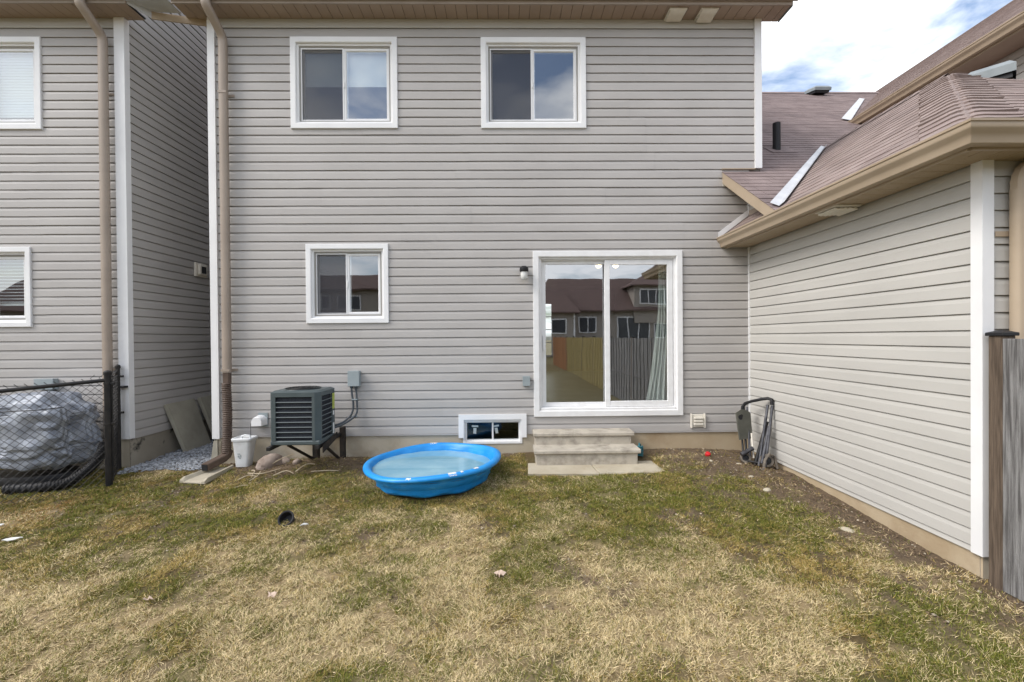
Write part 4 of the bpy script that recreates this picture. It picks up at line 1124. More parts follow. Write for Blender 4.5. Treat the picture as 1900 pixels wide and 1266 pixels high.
for k in range(K):
    w = 2 * math.pi * k / K
    for r, z in prof:
        if .04 < z < .19 and .61 < r < .672: r = r + .010 * math.sin((z - .014 * math.sin(w * 14)) * 58) + .005 * math.sin(w * 14)
        if r < .63 and z < .06 and r > .5: z = z + .008 * math.sin(w * 9) * (r > .56); 
        vs.append(pool_pt(r, z, w))
mb.add(vs, [(k * n + i, ((k + 1) % K) * n + i, ((k + 1) % K) * n + i + 1, k * n + i + 1) for k in range(K) for i in range(n - 1)])
mb.build('basin', 'pool', pool, smooth=60)
mb = MB(); K = 72
vs = [(PC.x, PC.y, PC.z + .165)] + [(PC.x + .668 * math.cos(2 * math.pi * k / K), PC.y + .668 * math.sin(2 * math.pi * k / K), PC.z + .165) for k in range(K)]
mb.add(vs, [(0, 1 + k, 1 + (k + 1) % K) for k in range(K)]); mb.build('water', 'water', pool)
for w0, wd_, r0, r1 in ((rad(98), .10, .690, .748), (rad(-66), .085, .700, .755), (rad(-44), .06, .69, .735), (rad(-99), .05, .735, .752), (rad(-58), .03, .71, .74)):
    mb = MB(); vs = []
    for i in range(7):
        w = w0 + (i / 6 - .5) * wd_ * 1.3
        j = random.uniform(-.006, .006)
        for r in (r0 + j, (r0 + r1) / 2, r1 + j):
            zz_ = np.interp(r, [.682, .692, .708, .730, .748, .757], [.232, .243, .248, .247, .240, .228]) + .003
            vs.append(pool_pt(r, zz_, w))
    mb.add(vs, [(i * 3 + j, i * 3 + j + 1, i * 3 + j + 4, i * 3 + j + 3) for i in range(6) for j in range(2)]); mb.build('scuff_patch', 'paper', pool)

# ------------------------------------------------------------------ steps and pavers
st = thing('concrete_steps', (.97, -.25, .06), 'two precast concrete steps below the patio door', 'steps')
def tread(x0, x1, y0, y1, z0, z1):
    mb = MB(); prof = [(y1, z0), (y0 + .012, z0), (y0, z0 + .012), (y0, z1 - .010), (y0 + .010, z1), (y1, z1)]
    vs = [(x, y, z) for x in (x0, x1) for y, z in prof]; n = len(prof)
    mb.add(vs, [tuple(range(n)), tuple(range(2 * n - 1, n - 1, -1))] + [(i, (i + 1) % n, n + (i + 1) % n, n + i) for i in range(n)]); return mb
tread(.345, 1.605, -.285, -.018, .355, .405).build('tread', 'step', st); tread(.335, 1.605, -.56, -.235, .205, .255).build('tread', 'step', st)
MB().cbox(.365, 1.575, -.262, -.018, .03, .354, .006).build('riser_block', 'step', st); MB().cbox(.36, 1.575, -.532, -.263, .02, .204, .006).build('riser_block', 'step', st)
for i, (pts, lab) in enumerate((([(.245, -.80), (1.045, -.83), (1.005, -.44), (.265, -.44)], 'left concrete paver slab lying in front of the steps'), ([(1.055, -.83), (1.83, -.80), (1.78, -.40), (1.015, -.44)], 'right concrete paver slab lying in front of the steps'))):
    mb = MB(); vs = []
    zt = .078 if i == 0 else .080
    for ins, z in ((0, -.02), (0, zt - .006 - .008 * i), (.008, zt)):
        cxm = sum(p[0] for p in pts) / 4; cym = sum(p[1] for p in pts) / 4
        for (x, y) in pts:
            vs.append((x + ins * (1 if x < cxm else -1), y + ins * (1 if y < cym else -1), z - .018 * (y < -.6) * (z > 0)))
    mb.add(vs, [(8, 9, 10, 11)] + [(r * 4 + k, r * 4 + (k + 1) % 4, r * 4 + 4 + (k + 1) % 4, r * 4 + 4 + k) for r in range(2) for k in range(4)])
    tag(mb.build('paver_slab', 'slab', None), lab, 'paver', 'pavers before the steps')
# teal hose bundle beside the steps
t = thing('hose_coil', (1.68, -.25, .13), 'small teal coiled hose tucked beside the concrete steps', 'hose')
mb = MB(); pts = []
for i in range(120):
    w = i / 120 * 2 * math.pi * 5; pts.append((1.665 + .045 * math.cos(w) + .003 * math.sin(i), -.27 + .035 * math.sin(w), .10 + i / 120 * .13 + .006 * math.sin(w * 2)))
mb.tube(pts, .011, 7).build('coil', 'teal', t, smooth=60)
MB().tube([(1.66, -.30, .23), (1.67, -.27, .26), (1.69, -.26, .235)], .010, 7).build('end', 'teal', t, smooth=60)

# ------------------------------------------------------------------ things on the ground by the house
# white bin
t = thing('waste_bin', (-3.275, -.20, G(-3.17, -.2)), 'dirty white plastic waste bin with lid beside the downspout', 'bin')
gb = G(-3.17, -.2) - .005
def rrect(x, y, a, b, r=.04, n=4):
    out = []
    for (sx, sy, st_) in ((1, 1, 0), (-1, 1, 90), (-1, -1, 180), (1, -1, 270)):
        for i in range(n + 1):
            w = rad(st_ + 90 * i / n); out.append((x + sx * (a - r) + r * math.cos(w), y + sy * (b - r) + r * math.sin(w)))
    return out
def loft(mb, secs, cap0=True, cap1=True):
    n = len(secs[0]); vs = [v for s_ in secs for v in s_]
    fs = [(i * n + k, i * n + (k + 1) % n, (i + 1) * n + (k + 1) % n, (i + 1) * n + k) for i in range(len(secs) - 1) for k in range(n)]
    if cap0: fs.append(tuple(range(n)))
    if cap1: fs.append(tuple((len(secs) - 1) * n + k for k in range(n)))
    mb.add(vs, fs)
S = lambda a, b, z, dx=0: [(x, y, gb + z) for x, y in rrect(-3.275 + dx, -.20, a, b, .035)]
mb = MB(); loft(mb, [S(.080, .065, 0, -.01), S(.112, .088, .325, 0)]); mb.build('body', 'bin', t, smooth=40)
mb = MB(); loft(mb, [S(.116, .092, .322), S(.123, .099, .326), S(.125, .101, .350), S(.116, .092, .360), S(.102, .078, .356), S(.096, .072, .346)]); mb.build('lid', 'bin', t, smooth=40)
MB().tube([(-3.31, -.20, gb + .345), (-3.31, -.20, gb + .372), (-3.27, -.20, gb + .383), (-3.21, -.20, gb + .375), (-3.205, -.20, gb + .348)], .012, 8).build('handle', 'bin', t, smooth=60)
for (dx, z, w_, h_) in ((-.03, .165, .03, .012), (-.035, .135, .02, .022), (-.008, .14, .012, .03), (-.02, .112, .018, .012)):
    xx = -3.275 + dx; yy = -.20 - (.065 + .023 * (z / .325)) - .003
    MB().box(xx - w_ / 2, xx + w_ / 2, yy, yy + .003, gb + z - h_ / 2, gb + z + h_ / 2).build('scuff_mark', 'grey_box', t)

# splash block
t = thing('splash_block', (-3.52, -.5, 0), 'concrete splash block under the downspout outlet', 'splash block')
Msp = Matrix.Translation((-3.545, -.46, G(-3.54, -.46) + .004)) @ Matrix.Rotation(rad(-10), 4, 'Z') @ Matrix.Rotation(rad(3), 4, 'X')
mb = MB(); vs = []; n = 8
pr = [(-.16, .0), (-.16, .055), (-.135, .058), (-.105, .022), (.105, .022), (.135, .058), (.16, .055), (.16, 0)]
for y, k, sc_ in ((.24, 1, .72), (-.20, 1, 1.0), (-.25, .55, 1.02)):
    vs += [Msp @ Vector((x * sc_, y, z * k)) for x, z in pr]
mb.add(vs, [tuple(range(8)), tuple(range(16, 24))] + [(r * n + i, r * n + (i + 1) % n, (r + 1) * n + (i + 1) % n, (r + 1) * n + i) for r in range(2) for i in range(n)])
mb.build('tray', 'slab', t)

# stones
def rock(name, x, y, sx, sy, sz, label, seed, m='rock', group=None, sub=3, sink=.25):
    r_ = np.random.default_rng(seed)
    import bmesh
    bm = bmesh.new(); bmesh.ops.create_icosphere(bm, subdivisions=sub, radius=1)
    ph = r_.random((6, 4)) * 6.28; fr = r_.uniform(.8, 3.2, (6, 3))
    for v in bm.verts:
        d = sum(math.sin(fr[i] @ np.array(v.co) + ph[i, 3]) for i in range(6)) / 6
        v.co *= 1 + .28 * d + .05 * math.sin(7 * v.co.x + 5 * v.co.y + seed) * math.sin(8 * v.co.z + 6 * v.co.y) + .03 * math.sin(15 * v.co.x - 11 * v.co.z + 13 * v.co.y)
        v.co.z = max(v.co.z, -.6)
        v.co = Vector((v.co.x * sx, v.co.y * sy, v.co.z * sz))
    me_ = bpy.data.meshes.new(name); bm.to_mesh(me_); bm.free(); me_.materials.append(MT[m])
    me_.polygons.foreach_set('use_smooth', [True] * len(me_.polygons)); me_.set_sharp_from_angle(angle=rad(28))
    o_ = put(name, me_); o_.location = (x, y, G(x, y) + sz * (.5 - sink)); o_.rotation_euler = (0, 0, seed * 1.3)
    return tag(o_, label, 'rock', group)
rock('rock', -2.93, -.27, .15, .11, .11, 'largest brown field stone beside the white bin', 3)
rock('rock', -2.60, -.26, .055, .045, .04, 'fist sized pale stone below the air conditioner', 8, group='stones near the air conditioner')
rock('rock', -2.78, -.20, .07, .05, .05, 'dark stone just right of the largest field stone', 12, group='stones near the air conditioner')
for i, (x, y, s_) in enumerate(((2.62, -1.42, .045), (2.80, -2.25, .05), (2.66, -1.05, .03), (2.45, -.55, .028), (2.75, -.62, .03))):
    rock('rock', x, y, s_ * 1.1, s_ * .75, s_ * .45, ['pale flat stone in the bare soil midway along the cream wall', 'flat pale stone on the soil nearest the white corner post', 'small pale stone on bare soil by the wall, behind the midway one', 'small pale stone on bare soil left of the folded trolley', 'small pale stone at the foot of the folded trolley'][i], 20 + i, m='slab', group='stones on the bare soil', sub=3, sink=.40)

# slabs leaning in the gap
for i, (y0, y1, lab) in enumerate(((.56, 1.16, 'nearer mossy stone slab leaning on the shaded side wall'), (1.27, 1.87, 'farther stone slab leaning behind the corner of the house'))):
    a, b = Vector((-4.60, y0 + .14, -.06)), Vector((-4.66, y1 + .17, -.06)); c, d = Vector((-4.815, y1, .70)), Vector((-4.795, y0, .70))
    nrm = (b - a).cross(d - a).normalized()
    if nrm.x > 0: nrm = -nrm
    tag(MB().slab([a, b, c, d], nrm * .05).build('stone_slab', 'slab_dark', None), lab, 'stone slab', 'slabs leaning in the gap')
t = MB().slab([(-3.83, -.02, -.06), (-3.72, -.03, -.06), (-3.72, -.03, .30), (-3.77, -.03, .30)], (0, .03, 0)).build('offcut_board', 'slab_dark', None)
tag(t, 'narrow grey offcut board leaning at the house corner behind the downspout', 'board')

# gravel in the gap
def pebbles(name, xy, size, m, label, kind, cat, zoff=0.0, cols=None):
    V0 = np.array([(1, 0, 0), (-1, 0, 0), (0, 1, 0), (0, -1, 0), (0, 0, 1), (0, 0, -1), (.6, .6, .55), (-.6, .6, .5), (-.6, -.6, .55), (.6, -.6, .5)], float)
    F0 = np.array([(0, 6, 9), (6, 4, 9), (2, 7, 6), (7, 4, 6), (1, 8, 7), (8, 4, 7), (3, 9, 8), (9, 4, 8), (0, 2, 6), (2, 1, 7), (1, 3, 8), (3, 0, 9)])
    n = len(xy); s_ = rng.uniform(size[0], size[1], (n, 1)) * rng.uniform(.6, 1.2, (n, 3)); s_[:, 2] *= .7
    w = rng.random(n) * 6.28
    P = V0[None] * s_[:, None] * rng.uniform(.8, 1.15, (n, len(V0), 1))
    X_ = P[..., 0] * np.cos(w)[:, None] - P[..., 1] * np.sin(w)[:, None]; Y_ = P[..., 0] * np.sin(w)[:, None] + P[..., 1] * np.cos(w)[:, None]
    z = gz(xy[:, 0], xy[:, 1]) + zoff + s_[:, 2] * .3
    V = np.stack([X_ + xy[:, :1], Y_ + xy[:, 1:2], P[..., 2] + z[:, None]], -1).reshape(-1, 3)
    F = (F0[None] + (np.arange(n) * len(V0))[:, None, None]).reshape(-1, 3)
    me_ = bpy.data.meshes.new(name)
    c = None if cols is None else np.repeat(cols, len(V0), 0)
    np_mesh(me_, V, F, c); me_.materials.append(MT[m] if isinstance(m, str) else m)
    return tag(put(name, me_), label, cat, kind=kind)
n = 7000
xy = np.stack([rng.uniform(-4.84, -3.72, n), rng.uniform(-.36, 2.4, n)], -1)
edge = -.30 + .10 * np.sin(xy[:, 0] * 4) + .16 * np.clip((xy[:, 0] + 3.95) / .25, 0, 1)
xy = xy[xy[:, 1] > edge + rng.uniform(0, .10, n)]
gcol = rng.uniform(.16, .42, (len(xy), 1)) * np.array([[.96, 1.0, 1.06]])
pebbles('gravel', xy, (.012, .024), attr_mat('gravel_stone', .95), 'grey crushed gravel filling the gap between the houses', 'stuff', 'gravel', cols=gcol)

# soil clods and litter on the bare ground
n = 30000
xy = np.stack([rng.uniform(-4.6, 3.2, n), rng.uniform(-3.4, -.01, n)], -1)
dd, _, _ = maps(xy[:, 0], xy[:, 1])
xy = xy[(rng.random(n) < dd * .8)]
ok = ~((xy[:, 0] > .30) & (xy[:, 0] < 1.85) & (xy[:, 1] > -.84)) & (np.hypot(xy[:, 0] + .82, xy[:, 1] + .845) > .66)
xy = xy[ok]
base = np.where(rng.random((len(xy), 1)) < .12, np.array([[.34, .29, .22]]), np.array([[.14, .10, .066]])) * rng.uniform(.55, 1.4, (len(xy), 1))
pebbles('soil_clods', xy, (.004, .014), attr_mat('soil_clod', .95), 'small clods and stones scattered over the bare soil', 'stuff', 'soil', cols=base)

# dead stems and twigs before the air conditioner
def twig(pts, r, label, group=None, name='dead_twig'):
    P = [Vector((x, y, G(x, y) + dz)) for x, y, dz in pts]; out = []
    for a in range(len(P) - 1):
        p0, p1, p2, p3 = P[max(a - 1, 0)], P[a], P[a + 1], P[min(a + 2, len(P) - 1)]
        for q in range(5):
            u = q / 5; out.append(.5 * ((2 * p1) + (p2 - p0) * u + (2 * p0 - 5 * p1 + 4 * p2 - p3) * u * u + (3 * p1 - p0 - 3 * p2 + p3) * u ** 3) + Vector((random.uniform(-.003, .003), random.uniform(-.003, .003), 0)))
    out.append(P[-1])
    o_ = MB().tube(out, r, 6, radii=[r * (1 - .5 * i / len(out)) for i in range(len(out))]).build(name, 'twig', None, smooth=60)
    return tag(o_, label, 'twig', group)
gname = 'pale dead stems lying before the air conditioner'
sp = [((-3.06, -.52, .03), (-2.93, -.56, .035), (-2.83, -.55, .04), (-2.70, -.48, .05)), ((-3.10, -.66, .01), (-3.02, -.58, .03), (-2.92, -.60, .02)), ((-3.05, -.45, .03), (-2.98, -.52, .05), (-2.97, -.62, .01)),
      ((-2.92, -.50, .03), (-2.90, -.60, .03), (-2.94, -.70, .01)), ((-2.30, -.55, .015), (-2.14, -.56, .02), (-1.98, -.55, .01)), ((-2.86, -.34, .04), (-2.78, -.28, .07), (-2.66, -.22, .10)),
      ((-3.0, -.90, .01), (-2.93, -.86, .015), (-2.88, -.84, .01)), ((-2.50, -.52, .02), (-2.42, -.42, .05), (-2.33, -.38, .03)), ((-2.72, -.60, .02), (-2.60, -.55, .05), (-2.50, -.57, .02))]
lb = ['longest curved pale stem, right of the white bin', 'short pale stem nearest the splash block', 'bent pale stem crossing the longest one', 'forked pale stem end pointing at the lawn', 'straight pale stem lying left of the blue pool', 'upright pale stem against the largest stone',
      'short pale stick alone on the grass before the soil', 'arched pale stem under the bracket post', 'thin pale stem under the air conditioner front']
for p_, l_ in zip(sp, lb): twig(p_, .008, l_, gname)
n = 560
mb = MB()
for i in range(n):
    x, y = random.gauss(-2.45, .42), random.uniform(-.62, -.06)
    if i % 2 == 0: x, y = 3.10 - abs(random.gauss(0, .30)), random.uniform(-2.95, -.6)
    if math.hypot(x + .82, y + .845) < .72: continue
    w = random.uniform(0, 6.28); l = random.uniform(.03, .13); z = G(x, y) + .006
    if i % 2 == 0: l *= .6
    mb.tube([(x, y, z), (x + l * .5 * math.cos(w), y + l * .5 * math.sin(w), z + random.uniform(0, .03)), (x + l * math.cos(w + .4), y + l * math.sin(w + .4), z + random.uniform(0, .02))], .0018, 4)
tag(mb.build('dead_debris', mat('brown_debris', (.16, .11, .07), (.30, .22, .14), scale=30, rough=.95), None), 'tangle of dead brown stems strewn over the bare soil', 'debris', kind='stuff')

# red cap, black pot, litter
t = thing('bottle_cap', (2.50, -.34, G(2.5, -.34)), 'small bright red plastic cap on the soil right of the steps', 'cap')
MB().lathe([(0, .04), (.022, .04), (.03, .034), (.032, .0), (.026, 0), (.024, .03), (0, .03)], 16, M=Matrix.Translation((2.50, -.34, G(2.5, -.34) + .012)) @ Matrix.Rotation(rad(35), 4, 'X')).build('cap', 'red', t, smooth=40)
t = thing('plant_pot', (-1.965, -1.86, G(-1.96, -1.86)), 'small black plastic pot lying open on the lawn', 'pot')
M = Matrix.Translation((-1.965, -1.85, G(-1.96, -1.86) + .035)) @ Matrix.Rotation(rad(52), 4, 'X')
MB().lathe([(0, -.05), (.045, -.05), (.052, -.04), (.060, .02), (.068, .022), (.070, .034), (.064, .038), (.056, .034), (.048, -.038), (0, -.042)], 28, M=M).build('pot', 'black', t, smooth=40)
for i, (x, y, a, b, lab) in enumerate(((-4.25, -1.98, .07, .022, 'long white litter scrap on the lawn at the left'), (-4.70, -1.70, .06, .03, 'white litter scrap at the left photo edge below the fence'), (-1.78, -1.93, .035, .006, 'tiny white stick on the lawn right of the black pot'))):
    mb = MB(); K = 10
    z = G(x, y) + .03; ang = .35
    vs = [(x, y, z + .012)] + [(x + a * math.cos(w) * math.cos(ang) - b * math.sin(w) * math.sin(ang) * 1.0, y + a * math.cos(w) * math.sin(ang) + b * math.sin(w), z + random.uniform(-.008, .008)) for w in [2 * math.pi * k / K for k in range(K)]]
    vs += [(v[0], v[1], v[2] - .006) for v in vs[1:]]
    mb.add(vs, [(0, 1 + k, 1 + (k + 1) % K) for k in range(K)] + [(1 + k, 1 + (k + 1) % K, 1 + K + (k + 1) % K, 1 + K + k) for k in range(K)])
    tag(mb.build('litter', 'paper', None), lab, 'litter')

# ------------------------------------------------------------------ folded hand trolley in the inner corner
t = thing('folded_trolley', (2.95, -.5, 0), 'folded grey and black hand trolley leaning in the corner by the cream wall', 'trolley')
zt = .80
def bar(a, b, r, m, nm, n=10): MB().tube([a, b], r, n).build(nm, m, t, smooth=50)
bar((3.165, -.50, .76), (2.985, -.62, .06), .016, 'steel', 'side_tube'); bar((3.185, -.56, .76), (3.03, -.68, .06), .016, 'steel', 'side_tube')
bar((3.155, -.50, .56), (2.975, -.56, .06), .021, 'black_metal', 'sleeve'); bar((3.135, -.58, .52), (3.0, -.66, .10), .021, 'steel', 'sleeve')
bar((3.02, -.22, .70), (2.93, -.45, .10), .014, 'black_metal', 'side_tube'); bar((3.05, -.24, .70), (2.97, -.46, .10), .014, 'steel', 'side_tube')
bar((2.95, -.30, .40), (2.89, -.46, .09), .012, 'black_metal', 'strut'); bar((3.02, -.40, .40), (2.99, -.50, .12), .010, 'cream', 'strut')
mb = MB(); rect_tube(mb, [(3.0, -.22, .64), (3.01, -.22, .70), (3.03, -.24, .745), (3.06, -.34, .785), (3.12, -.45, .825), (3.165, -.50, .84), (3.185, -.55, .83), (3.185, -.555, .77)], .05, .035, wd=(.7, .7, 0), r=.010); mb.build('handle', 'black', t, smooth=50)
M = Matrix.Translation((2.97, -.345, .50)) @ Matrix.Rotation(rad(-14), 4, 'X') @ Matrix.Rotation(rad(12), 4, 'Z')
mb = MB(); mb.slab([M @ Vector(p) for p in ((-.10, 0, -.19), (.085, 0, -.165), (.10, 0, .14), (.06, 0, .17), (-.02, 0, .185), (-.105, 0, .14))], M.to_3x3() @ Vector((0, .02, 0))); mb.build('plate', 'olive', t)
MB().lathe([(0, 0), (.030, 0)], 14, M=M @ Matrix.Translation((-.055, -.0025, .085)) @ Matrix.Rotation(rad(90), 4, 'X')).lathe([(0, 0), (.018, 0)], 12, M=M @ Matrix.Translation((-.035, -.003, .105)) @ Matrix.Rotation(rad(90), 4, 'X')).build('grip_hole', 'black', t)
def wheel(c, R_, w_, ax):
    M = Matrix.Translation(c) @ Vector((0, 0, 1)).rotation_difference(Vector(ax)).to_matrix().to_4x4()
    wh = MB().lathe([(R_ * .62, -w_ / 2), (R_ * .92, -w_ / 2), (R_, -w_ * .25), (R_, w_ * .25), (R_ * .92, w_ / 2), (R_ * .62, w_ / 2), (R_ * .62, -w_ / 2)], 26, M=M).build('wheel', 'tan', t, smooth=40)
    MB().lathe([(0, -w_ * .3), (R_ * .6, -w_ * .2), (R_ * .6, w_ * .2), (0, w_ * .3)], 20, M=M).build('hub', 'black', wh, smooth=40)
gw = G(3.0, -.66)
wheel((3.06, -.66, gw + .085), .078, .05, (-.55, -.80, .15)); wheel((2.90, -.48, gw + .07), .062, .045, (-.3, -.9, .3))
bar((2.83, -.52, .17), (2.98, -.50, .24), .026, 'steel', 'axle_guard'); bar((2.88, -.48, .09), (3.05, -.66, .09), .012, 'black_metal', 'axle')
mb = MB(); rect_tube(mb, [(2.96, -.76, .05), (2.99, -.74, .16), (3.05, -.72, .225), (3.11, -.72, .20), (3.14, -.73, .06)], .035, .02, wd=(.2, -.97, 0), r=.006); mb.build('fender', 'tan', t, smooth=50)

# ------------------------------------------------------------------ left yard behind the chain-link fence
tp = thing('covered_grill', (-5.72, -.40, -.06), 'bulky object under a crinkled silver tarp behind the chain-link fence', 'covered object')
import bmesh
bm = bmesh.new(); bmesh.ops.create_icosphere(bm, subdivisions=6, radius=1)
fr_ = random.Random(5)
FOLDS = [(Vector((fr_.gauss(0, 1), fr_.gauss(0, 1), fr_.gauss(0, .8))).normalized(), f_, fr_.random(), a_) for f_, a_ in ((.7, .045), (.9, .04), (1.3, .036), (1.7, .032), (2.3, .026), (2.9, .022), (3.7, .018), (4.6, .015), (5.8, .012), (7.0, .009))]
for v in bm.verts:
    p = v.co.copy(); e = .42
    sx = math.copysign(abs(p.x) ** e, p.x); sy = math.copysign(abs(p.y) ** e, p.y); sz = math.copysign(abs(p.z) ** .5, p.z)
    q = Vector((sx, sy, sz)); q *= .86
    w = math.atan2(q.y, q.x)
    cr_ = sum(a_ * (2 * abs(((q.dot(d_) * f_ + p_) % 1.0) - .5) * 2 - 1) for d_, f_, p_, a_ in FOLDS)
    q *= 1 + cr_
    zz_ = q.z
    top_ = .50 + .05 * math.sin(q.x * 2.2 + .6)
    v.co = Vector((-5.72 + q.x * .76 * (1 - .10 * max(zz_, 0)), -.44 + q.y * .36, .50 + zz_ * top_ * (1.0 if zz_ > 0 else .82) + (.06 * max(0, q.x - .45) if zz_ < -.3 else 0)))
me_ = bpy.data.meshes.new('tarp'); bm.to_mesh(me_); bm.free(); me_.materials.append(MT['tarp'])
me_.polygons.foreach_set('use_smooth', [True] * len(me_.polygons)); me_.set_sharp_from_angle(angle=rad(9)); put('tarp', me_, tp)
MB().lathe([(0, 0), (.44, 0), (.46, .05), (.44, .10), (0, .10)], 28, M=Matrix.Translation((-5.65, -.42, G(-5.65, -.42))) @ Matrix.Diagonal((1.1, .62, 1, 1))).build('base', 'black', tp, smooth=40)
MB().tube([(-6.3, -.75, .86), (-6.0, -.80, .82), (-5.6, -.80, .82), (-5.25, -.76, .83), (-5.1, -.62, .84)], .006, 6).tube([(-5.78, -.81, .82), (-5.83, -.82, .62), (-5.84, -.80, .35), (-5.88, -.76, .10)], .006, 6).build('cord', 'black', tp)
# corrugated drain pipe
def corrugated(pts, r, name, label, mouth=True):
    P = [Vector(p) for p in pts]; out = []
    for a in range(len(P) - 1):
        p0, p1, p2, p3 = P[max(a - 1, 0)], P[a], P[a + 1], P[min(a + 2, len(P) - 1)]
        for q in range(28):
            u = q / 28; out.append(.5 * ((2 * p1) + (p2 - p0) * u + (2 * p0 - 5 * p1 + 4 * p2 - p3) * u * u + (3 * p1 - p0 - 3 * p2 + p3) * u ** 3))
    tt = thing(name, pts[0], label, 'drain pipe')
    MB().tube(out, r, 16, cap=False, radii=[r * (1.0 if (i // 2) % 2 else .86) for i in range(len(out))]).build('pipe', 'black', tt, smooth=25)
g0 = lambda x, y, r: G(x, y) + r
corrugated([(-5.52, -.86, g0(-5.5, -.86, .055)), (-5.20, -.80, g0(-5.2, -.8, .055)), (-5.00, -.70, g0(-5.0, -.7, .07)), (-4.87, -.60, .10), (-4.79, -.52, .24), (-4.76, -.48, .40)], .058, 'drain_pipe', 'black corrugated drain pipe lying behind the chain-link fence')
# fence
fc = thing('chain_link_fence', (-4.54, -.69, -.07), 'black chain-link fence with round posts at the left property line', 'fence')
P1 = Vector((-4.535, -.69, 0)); P2 = Vector((-4.925, -.09, 0)); P0 = Vector((-5.75, -1.66, 0))
def post(p, z1, r, nm='post'):
    g_ = G(p.x, p.y) - .05
    o_ = MB().tube([(p.x, p.y, g_), (p.x, p.y, z1)], r, 14).build(nm, 'black_metal', fc, smooth=40)
    MB().lathe([(r + .006, -.02), (r + .007, .012), (r * .8, .026), (0, .032)], 14, (p.x, p.y, z1)).build('post_cap', 'black_metal', o_, smooth=40)
    for z in (z1 - .12, z1 - .58): MB().lathe([(r + .001, -.012), (r + .006, -.01), (r + .006, .01), (r + .001, .012)], 12, (p.x, p.y, z)).cbox(p.x + r, p.x + r + .045, p.y - .012, p.y + .012, z - .014, z + .014, .004).build('tension_band', 'black_metal', o_)
post(P1, 1.235, .034); post(P2, 1.27, .024)
MB().cbox(-4.96, -4.84, -.10, -.035, 1.00, 1.025, .003).build('wall_strap', 'black_metal', fc)
def ztop(f): return lerp(1.155, 1.04, f)
MB().tube([(P1.x, P1.y, ztop(0)), (P0.x, P0.y, ztop(1))], .021, 12).build('top_rail', 'black_metal', fc, smooth=40)
def link(a, b, z0f, z1f):
    mb = MB(); Ln = (b - a).length; d = (b - a) / Ln; nrm = Vector((d.y, -d.x, 0)); c = .0365; nw = int(Ln / c)
    for i in range(nw):
        u = c * (i + .5); z0 = z0f(u / Ln); z1 = z1f(u / Ln) + (.055 if i % 2 else .0)
        j = 0; pts = []; z = z0
        while z <= z1 + 1e-6:
            sgn = 1 if (i + j) % 2 else -1
            p = a + d * (u + sgn * c * .5) + nrm * (.0022 * sgn); pts.append((p.x, p.y, z)); z += c; j += 1
        mb.tube(pts, .0033, 4, cap=False)
    return mb
tag(link(P1, P0, lambda f: G(lerp(P1.x, P0.x, f), lerp(P1.y, P0.y, f)) + .005, lambda f: ztop(f) + .018).build('chain_link_mesh', 'black_metal', fc), None, kind='stuff')
tag(link(P2, P1, lambda f: G(lerp(P2.x, P1.x, f), lerp(P2.y, P1.y, f)) + .01, lambda f: 1.20).build('chain_link_mesh', 'black_metal', fc), None, kind='stuff')
MB().tube([(P1.x + .042, P1.y + .01, 0), (P1.x + .042, P1.y + .01, 1.14)], .006, 6).build('tension_bar', 'black_metal', fc)

# ------------------------------------------------------------------ wooden fence on the right, running away behind the camera
wf = thing('wooden_fence', (3.25, -3.1, -.1), 'weathered wooden board fence starting at the white corner post', 'fence')
y = -2.976
def fpost(y, first=False):
    g_ = G(3.2, y) - .1
    p = MB().cbox(3.20, 3.29, y - .086, y, g_, 1.585, .004).build('post', 'wood_dark', wf)
    c = MB(); zc = 1.585
    c.cbox(3.188, 3.302, y - .098, y + .012, zc, zc + .022, .003)
    a, b = (3.192, y - .094), (3.298, y + .008)
    c.add([(a[0], a[1], zc + .022), (b[0], a[1], zc + .022), (b[0], b[1], zc + .022), (a[0], b[1], zc + .022), (3.245, y - .043, zc + .042)], [(0, 1, 4), (1, 2, 4), (2, 3, 4), (3, 0, 4)])
    c.build('post_cap', 'black', p)
fpost(y); yb = y - .088
nb = 0
while yb > -24:
    m_ = 'wood_grey' if yb > -8.7 else ('wood_yellow' if yb > -17.5 else 'wood_orange')
    w_ = .138
    MB().cbox(3.196 + (.016 if nb % 2 else 0), 3.214 + (.016 if nb % 2 else 0), yb - w_, yb - .002, G(3.2, yb) + .01, 1.565 + random.uniform(-.008, .008), .003).build('board', m_, wf)
    yb -= w_ + .003; nb += 1
    if nb % 17 == 0: fpost(yb); yb -= .088
for z in (.25, 1.35): MB().box(3.235, 3.275, -24, -3.06, z, z + .088).build('rail', 'wood_dark', wf)

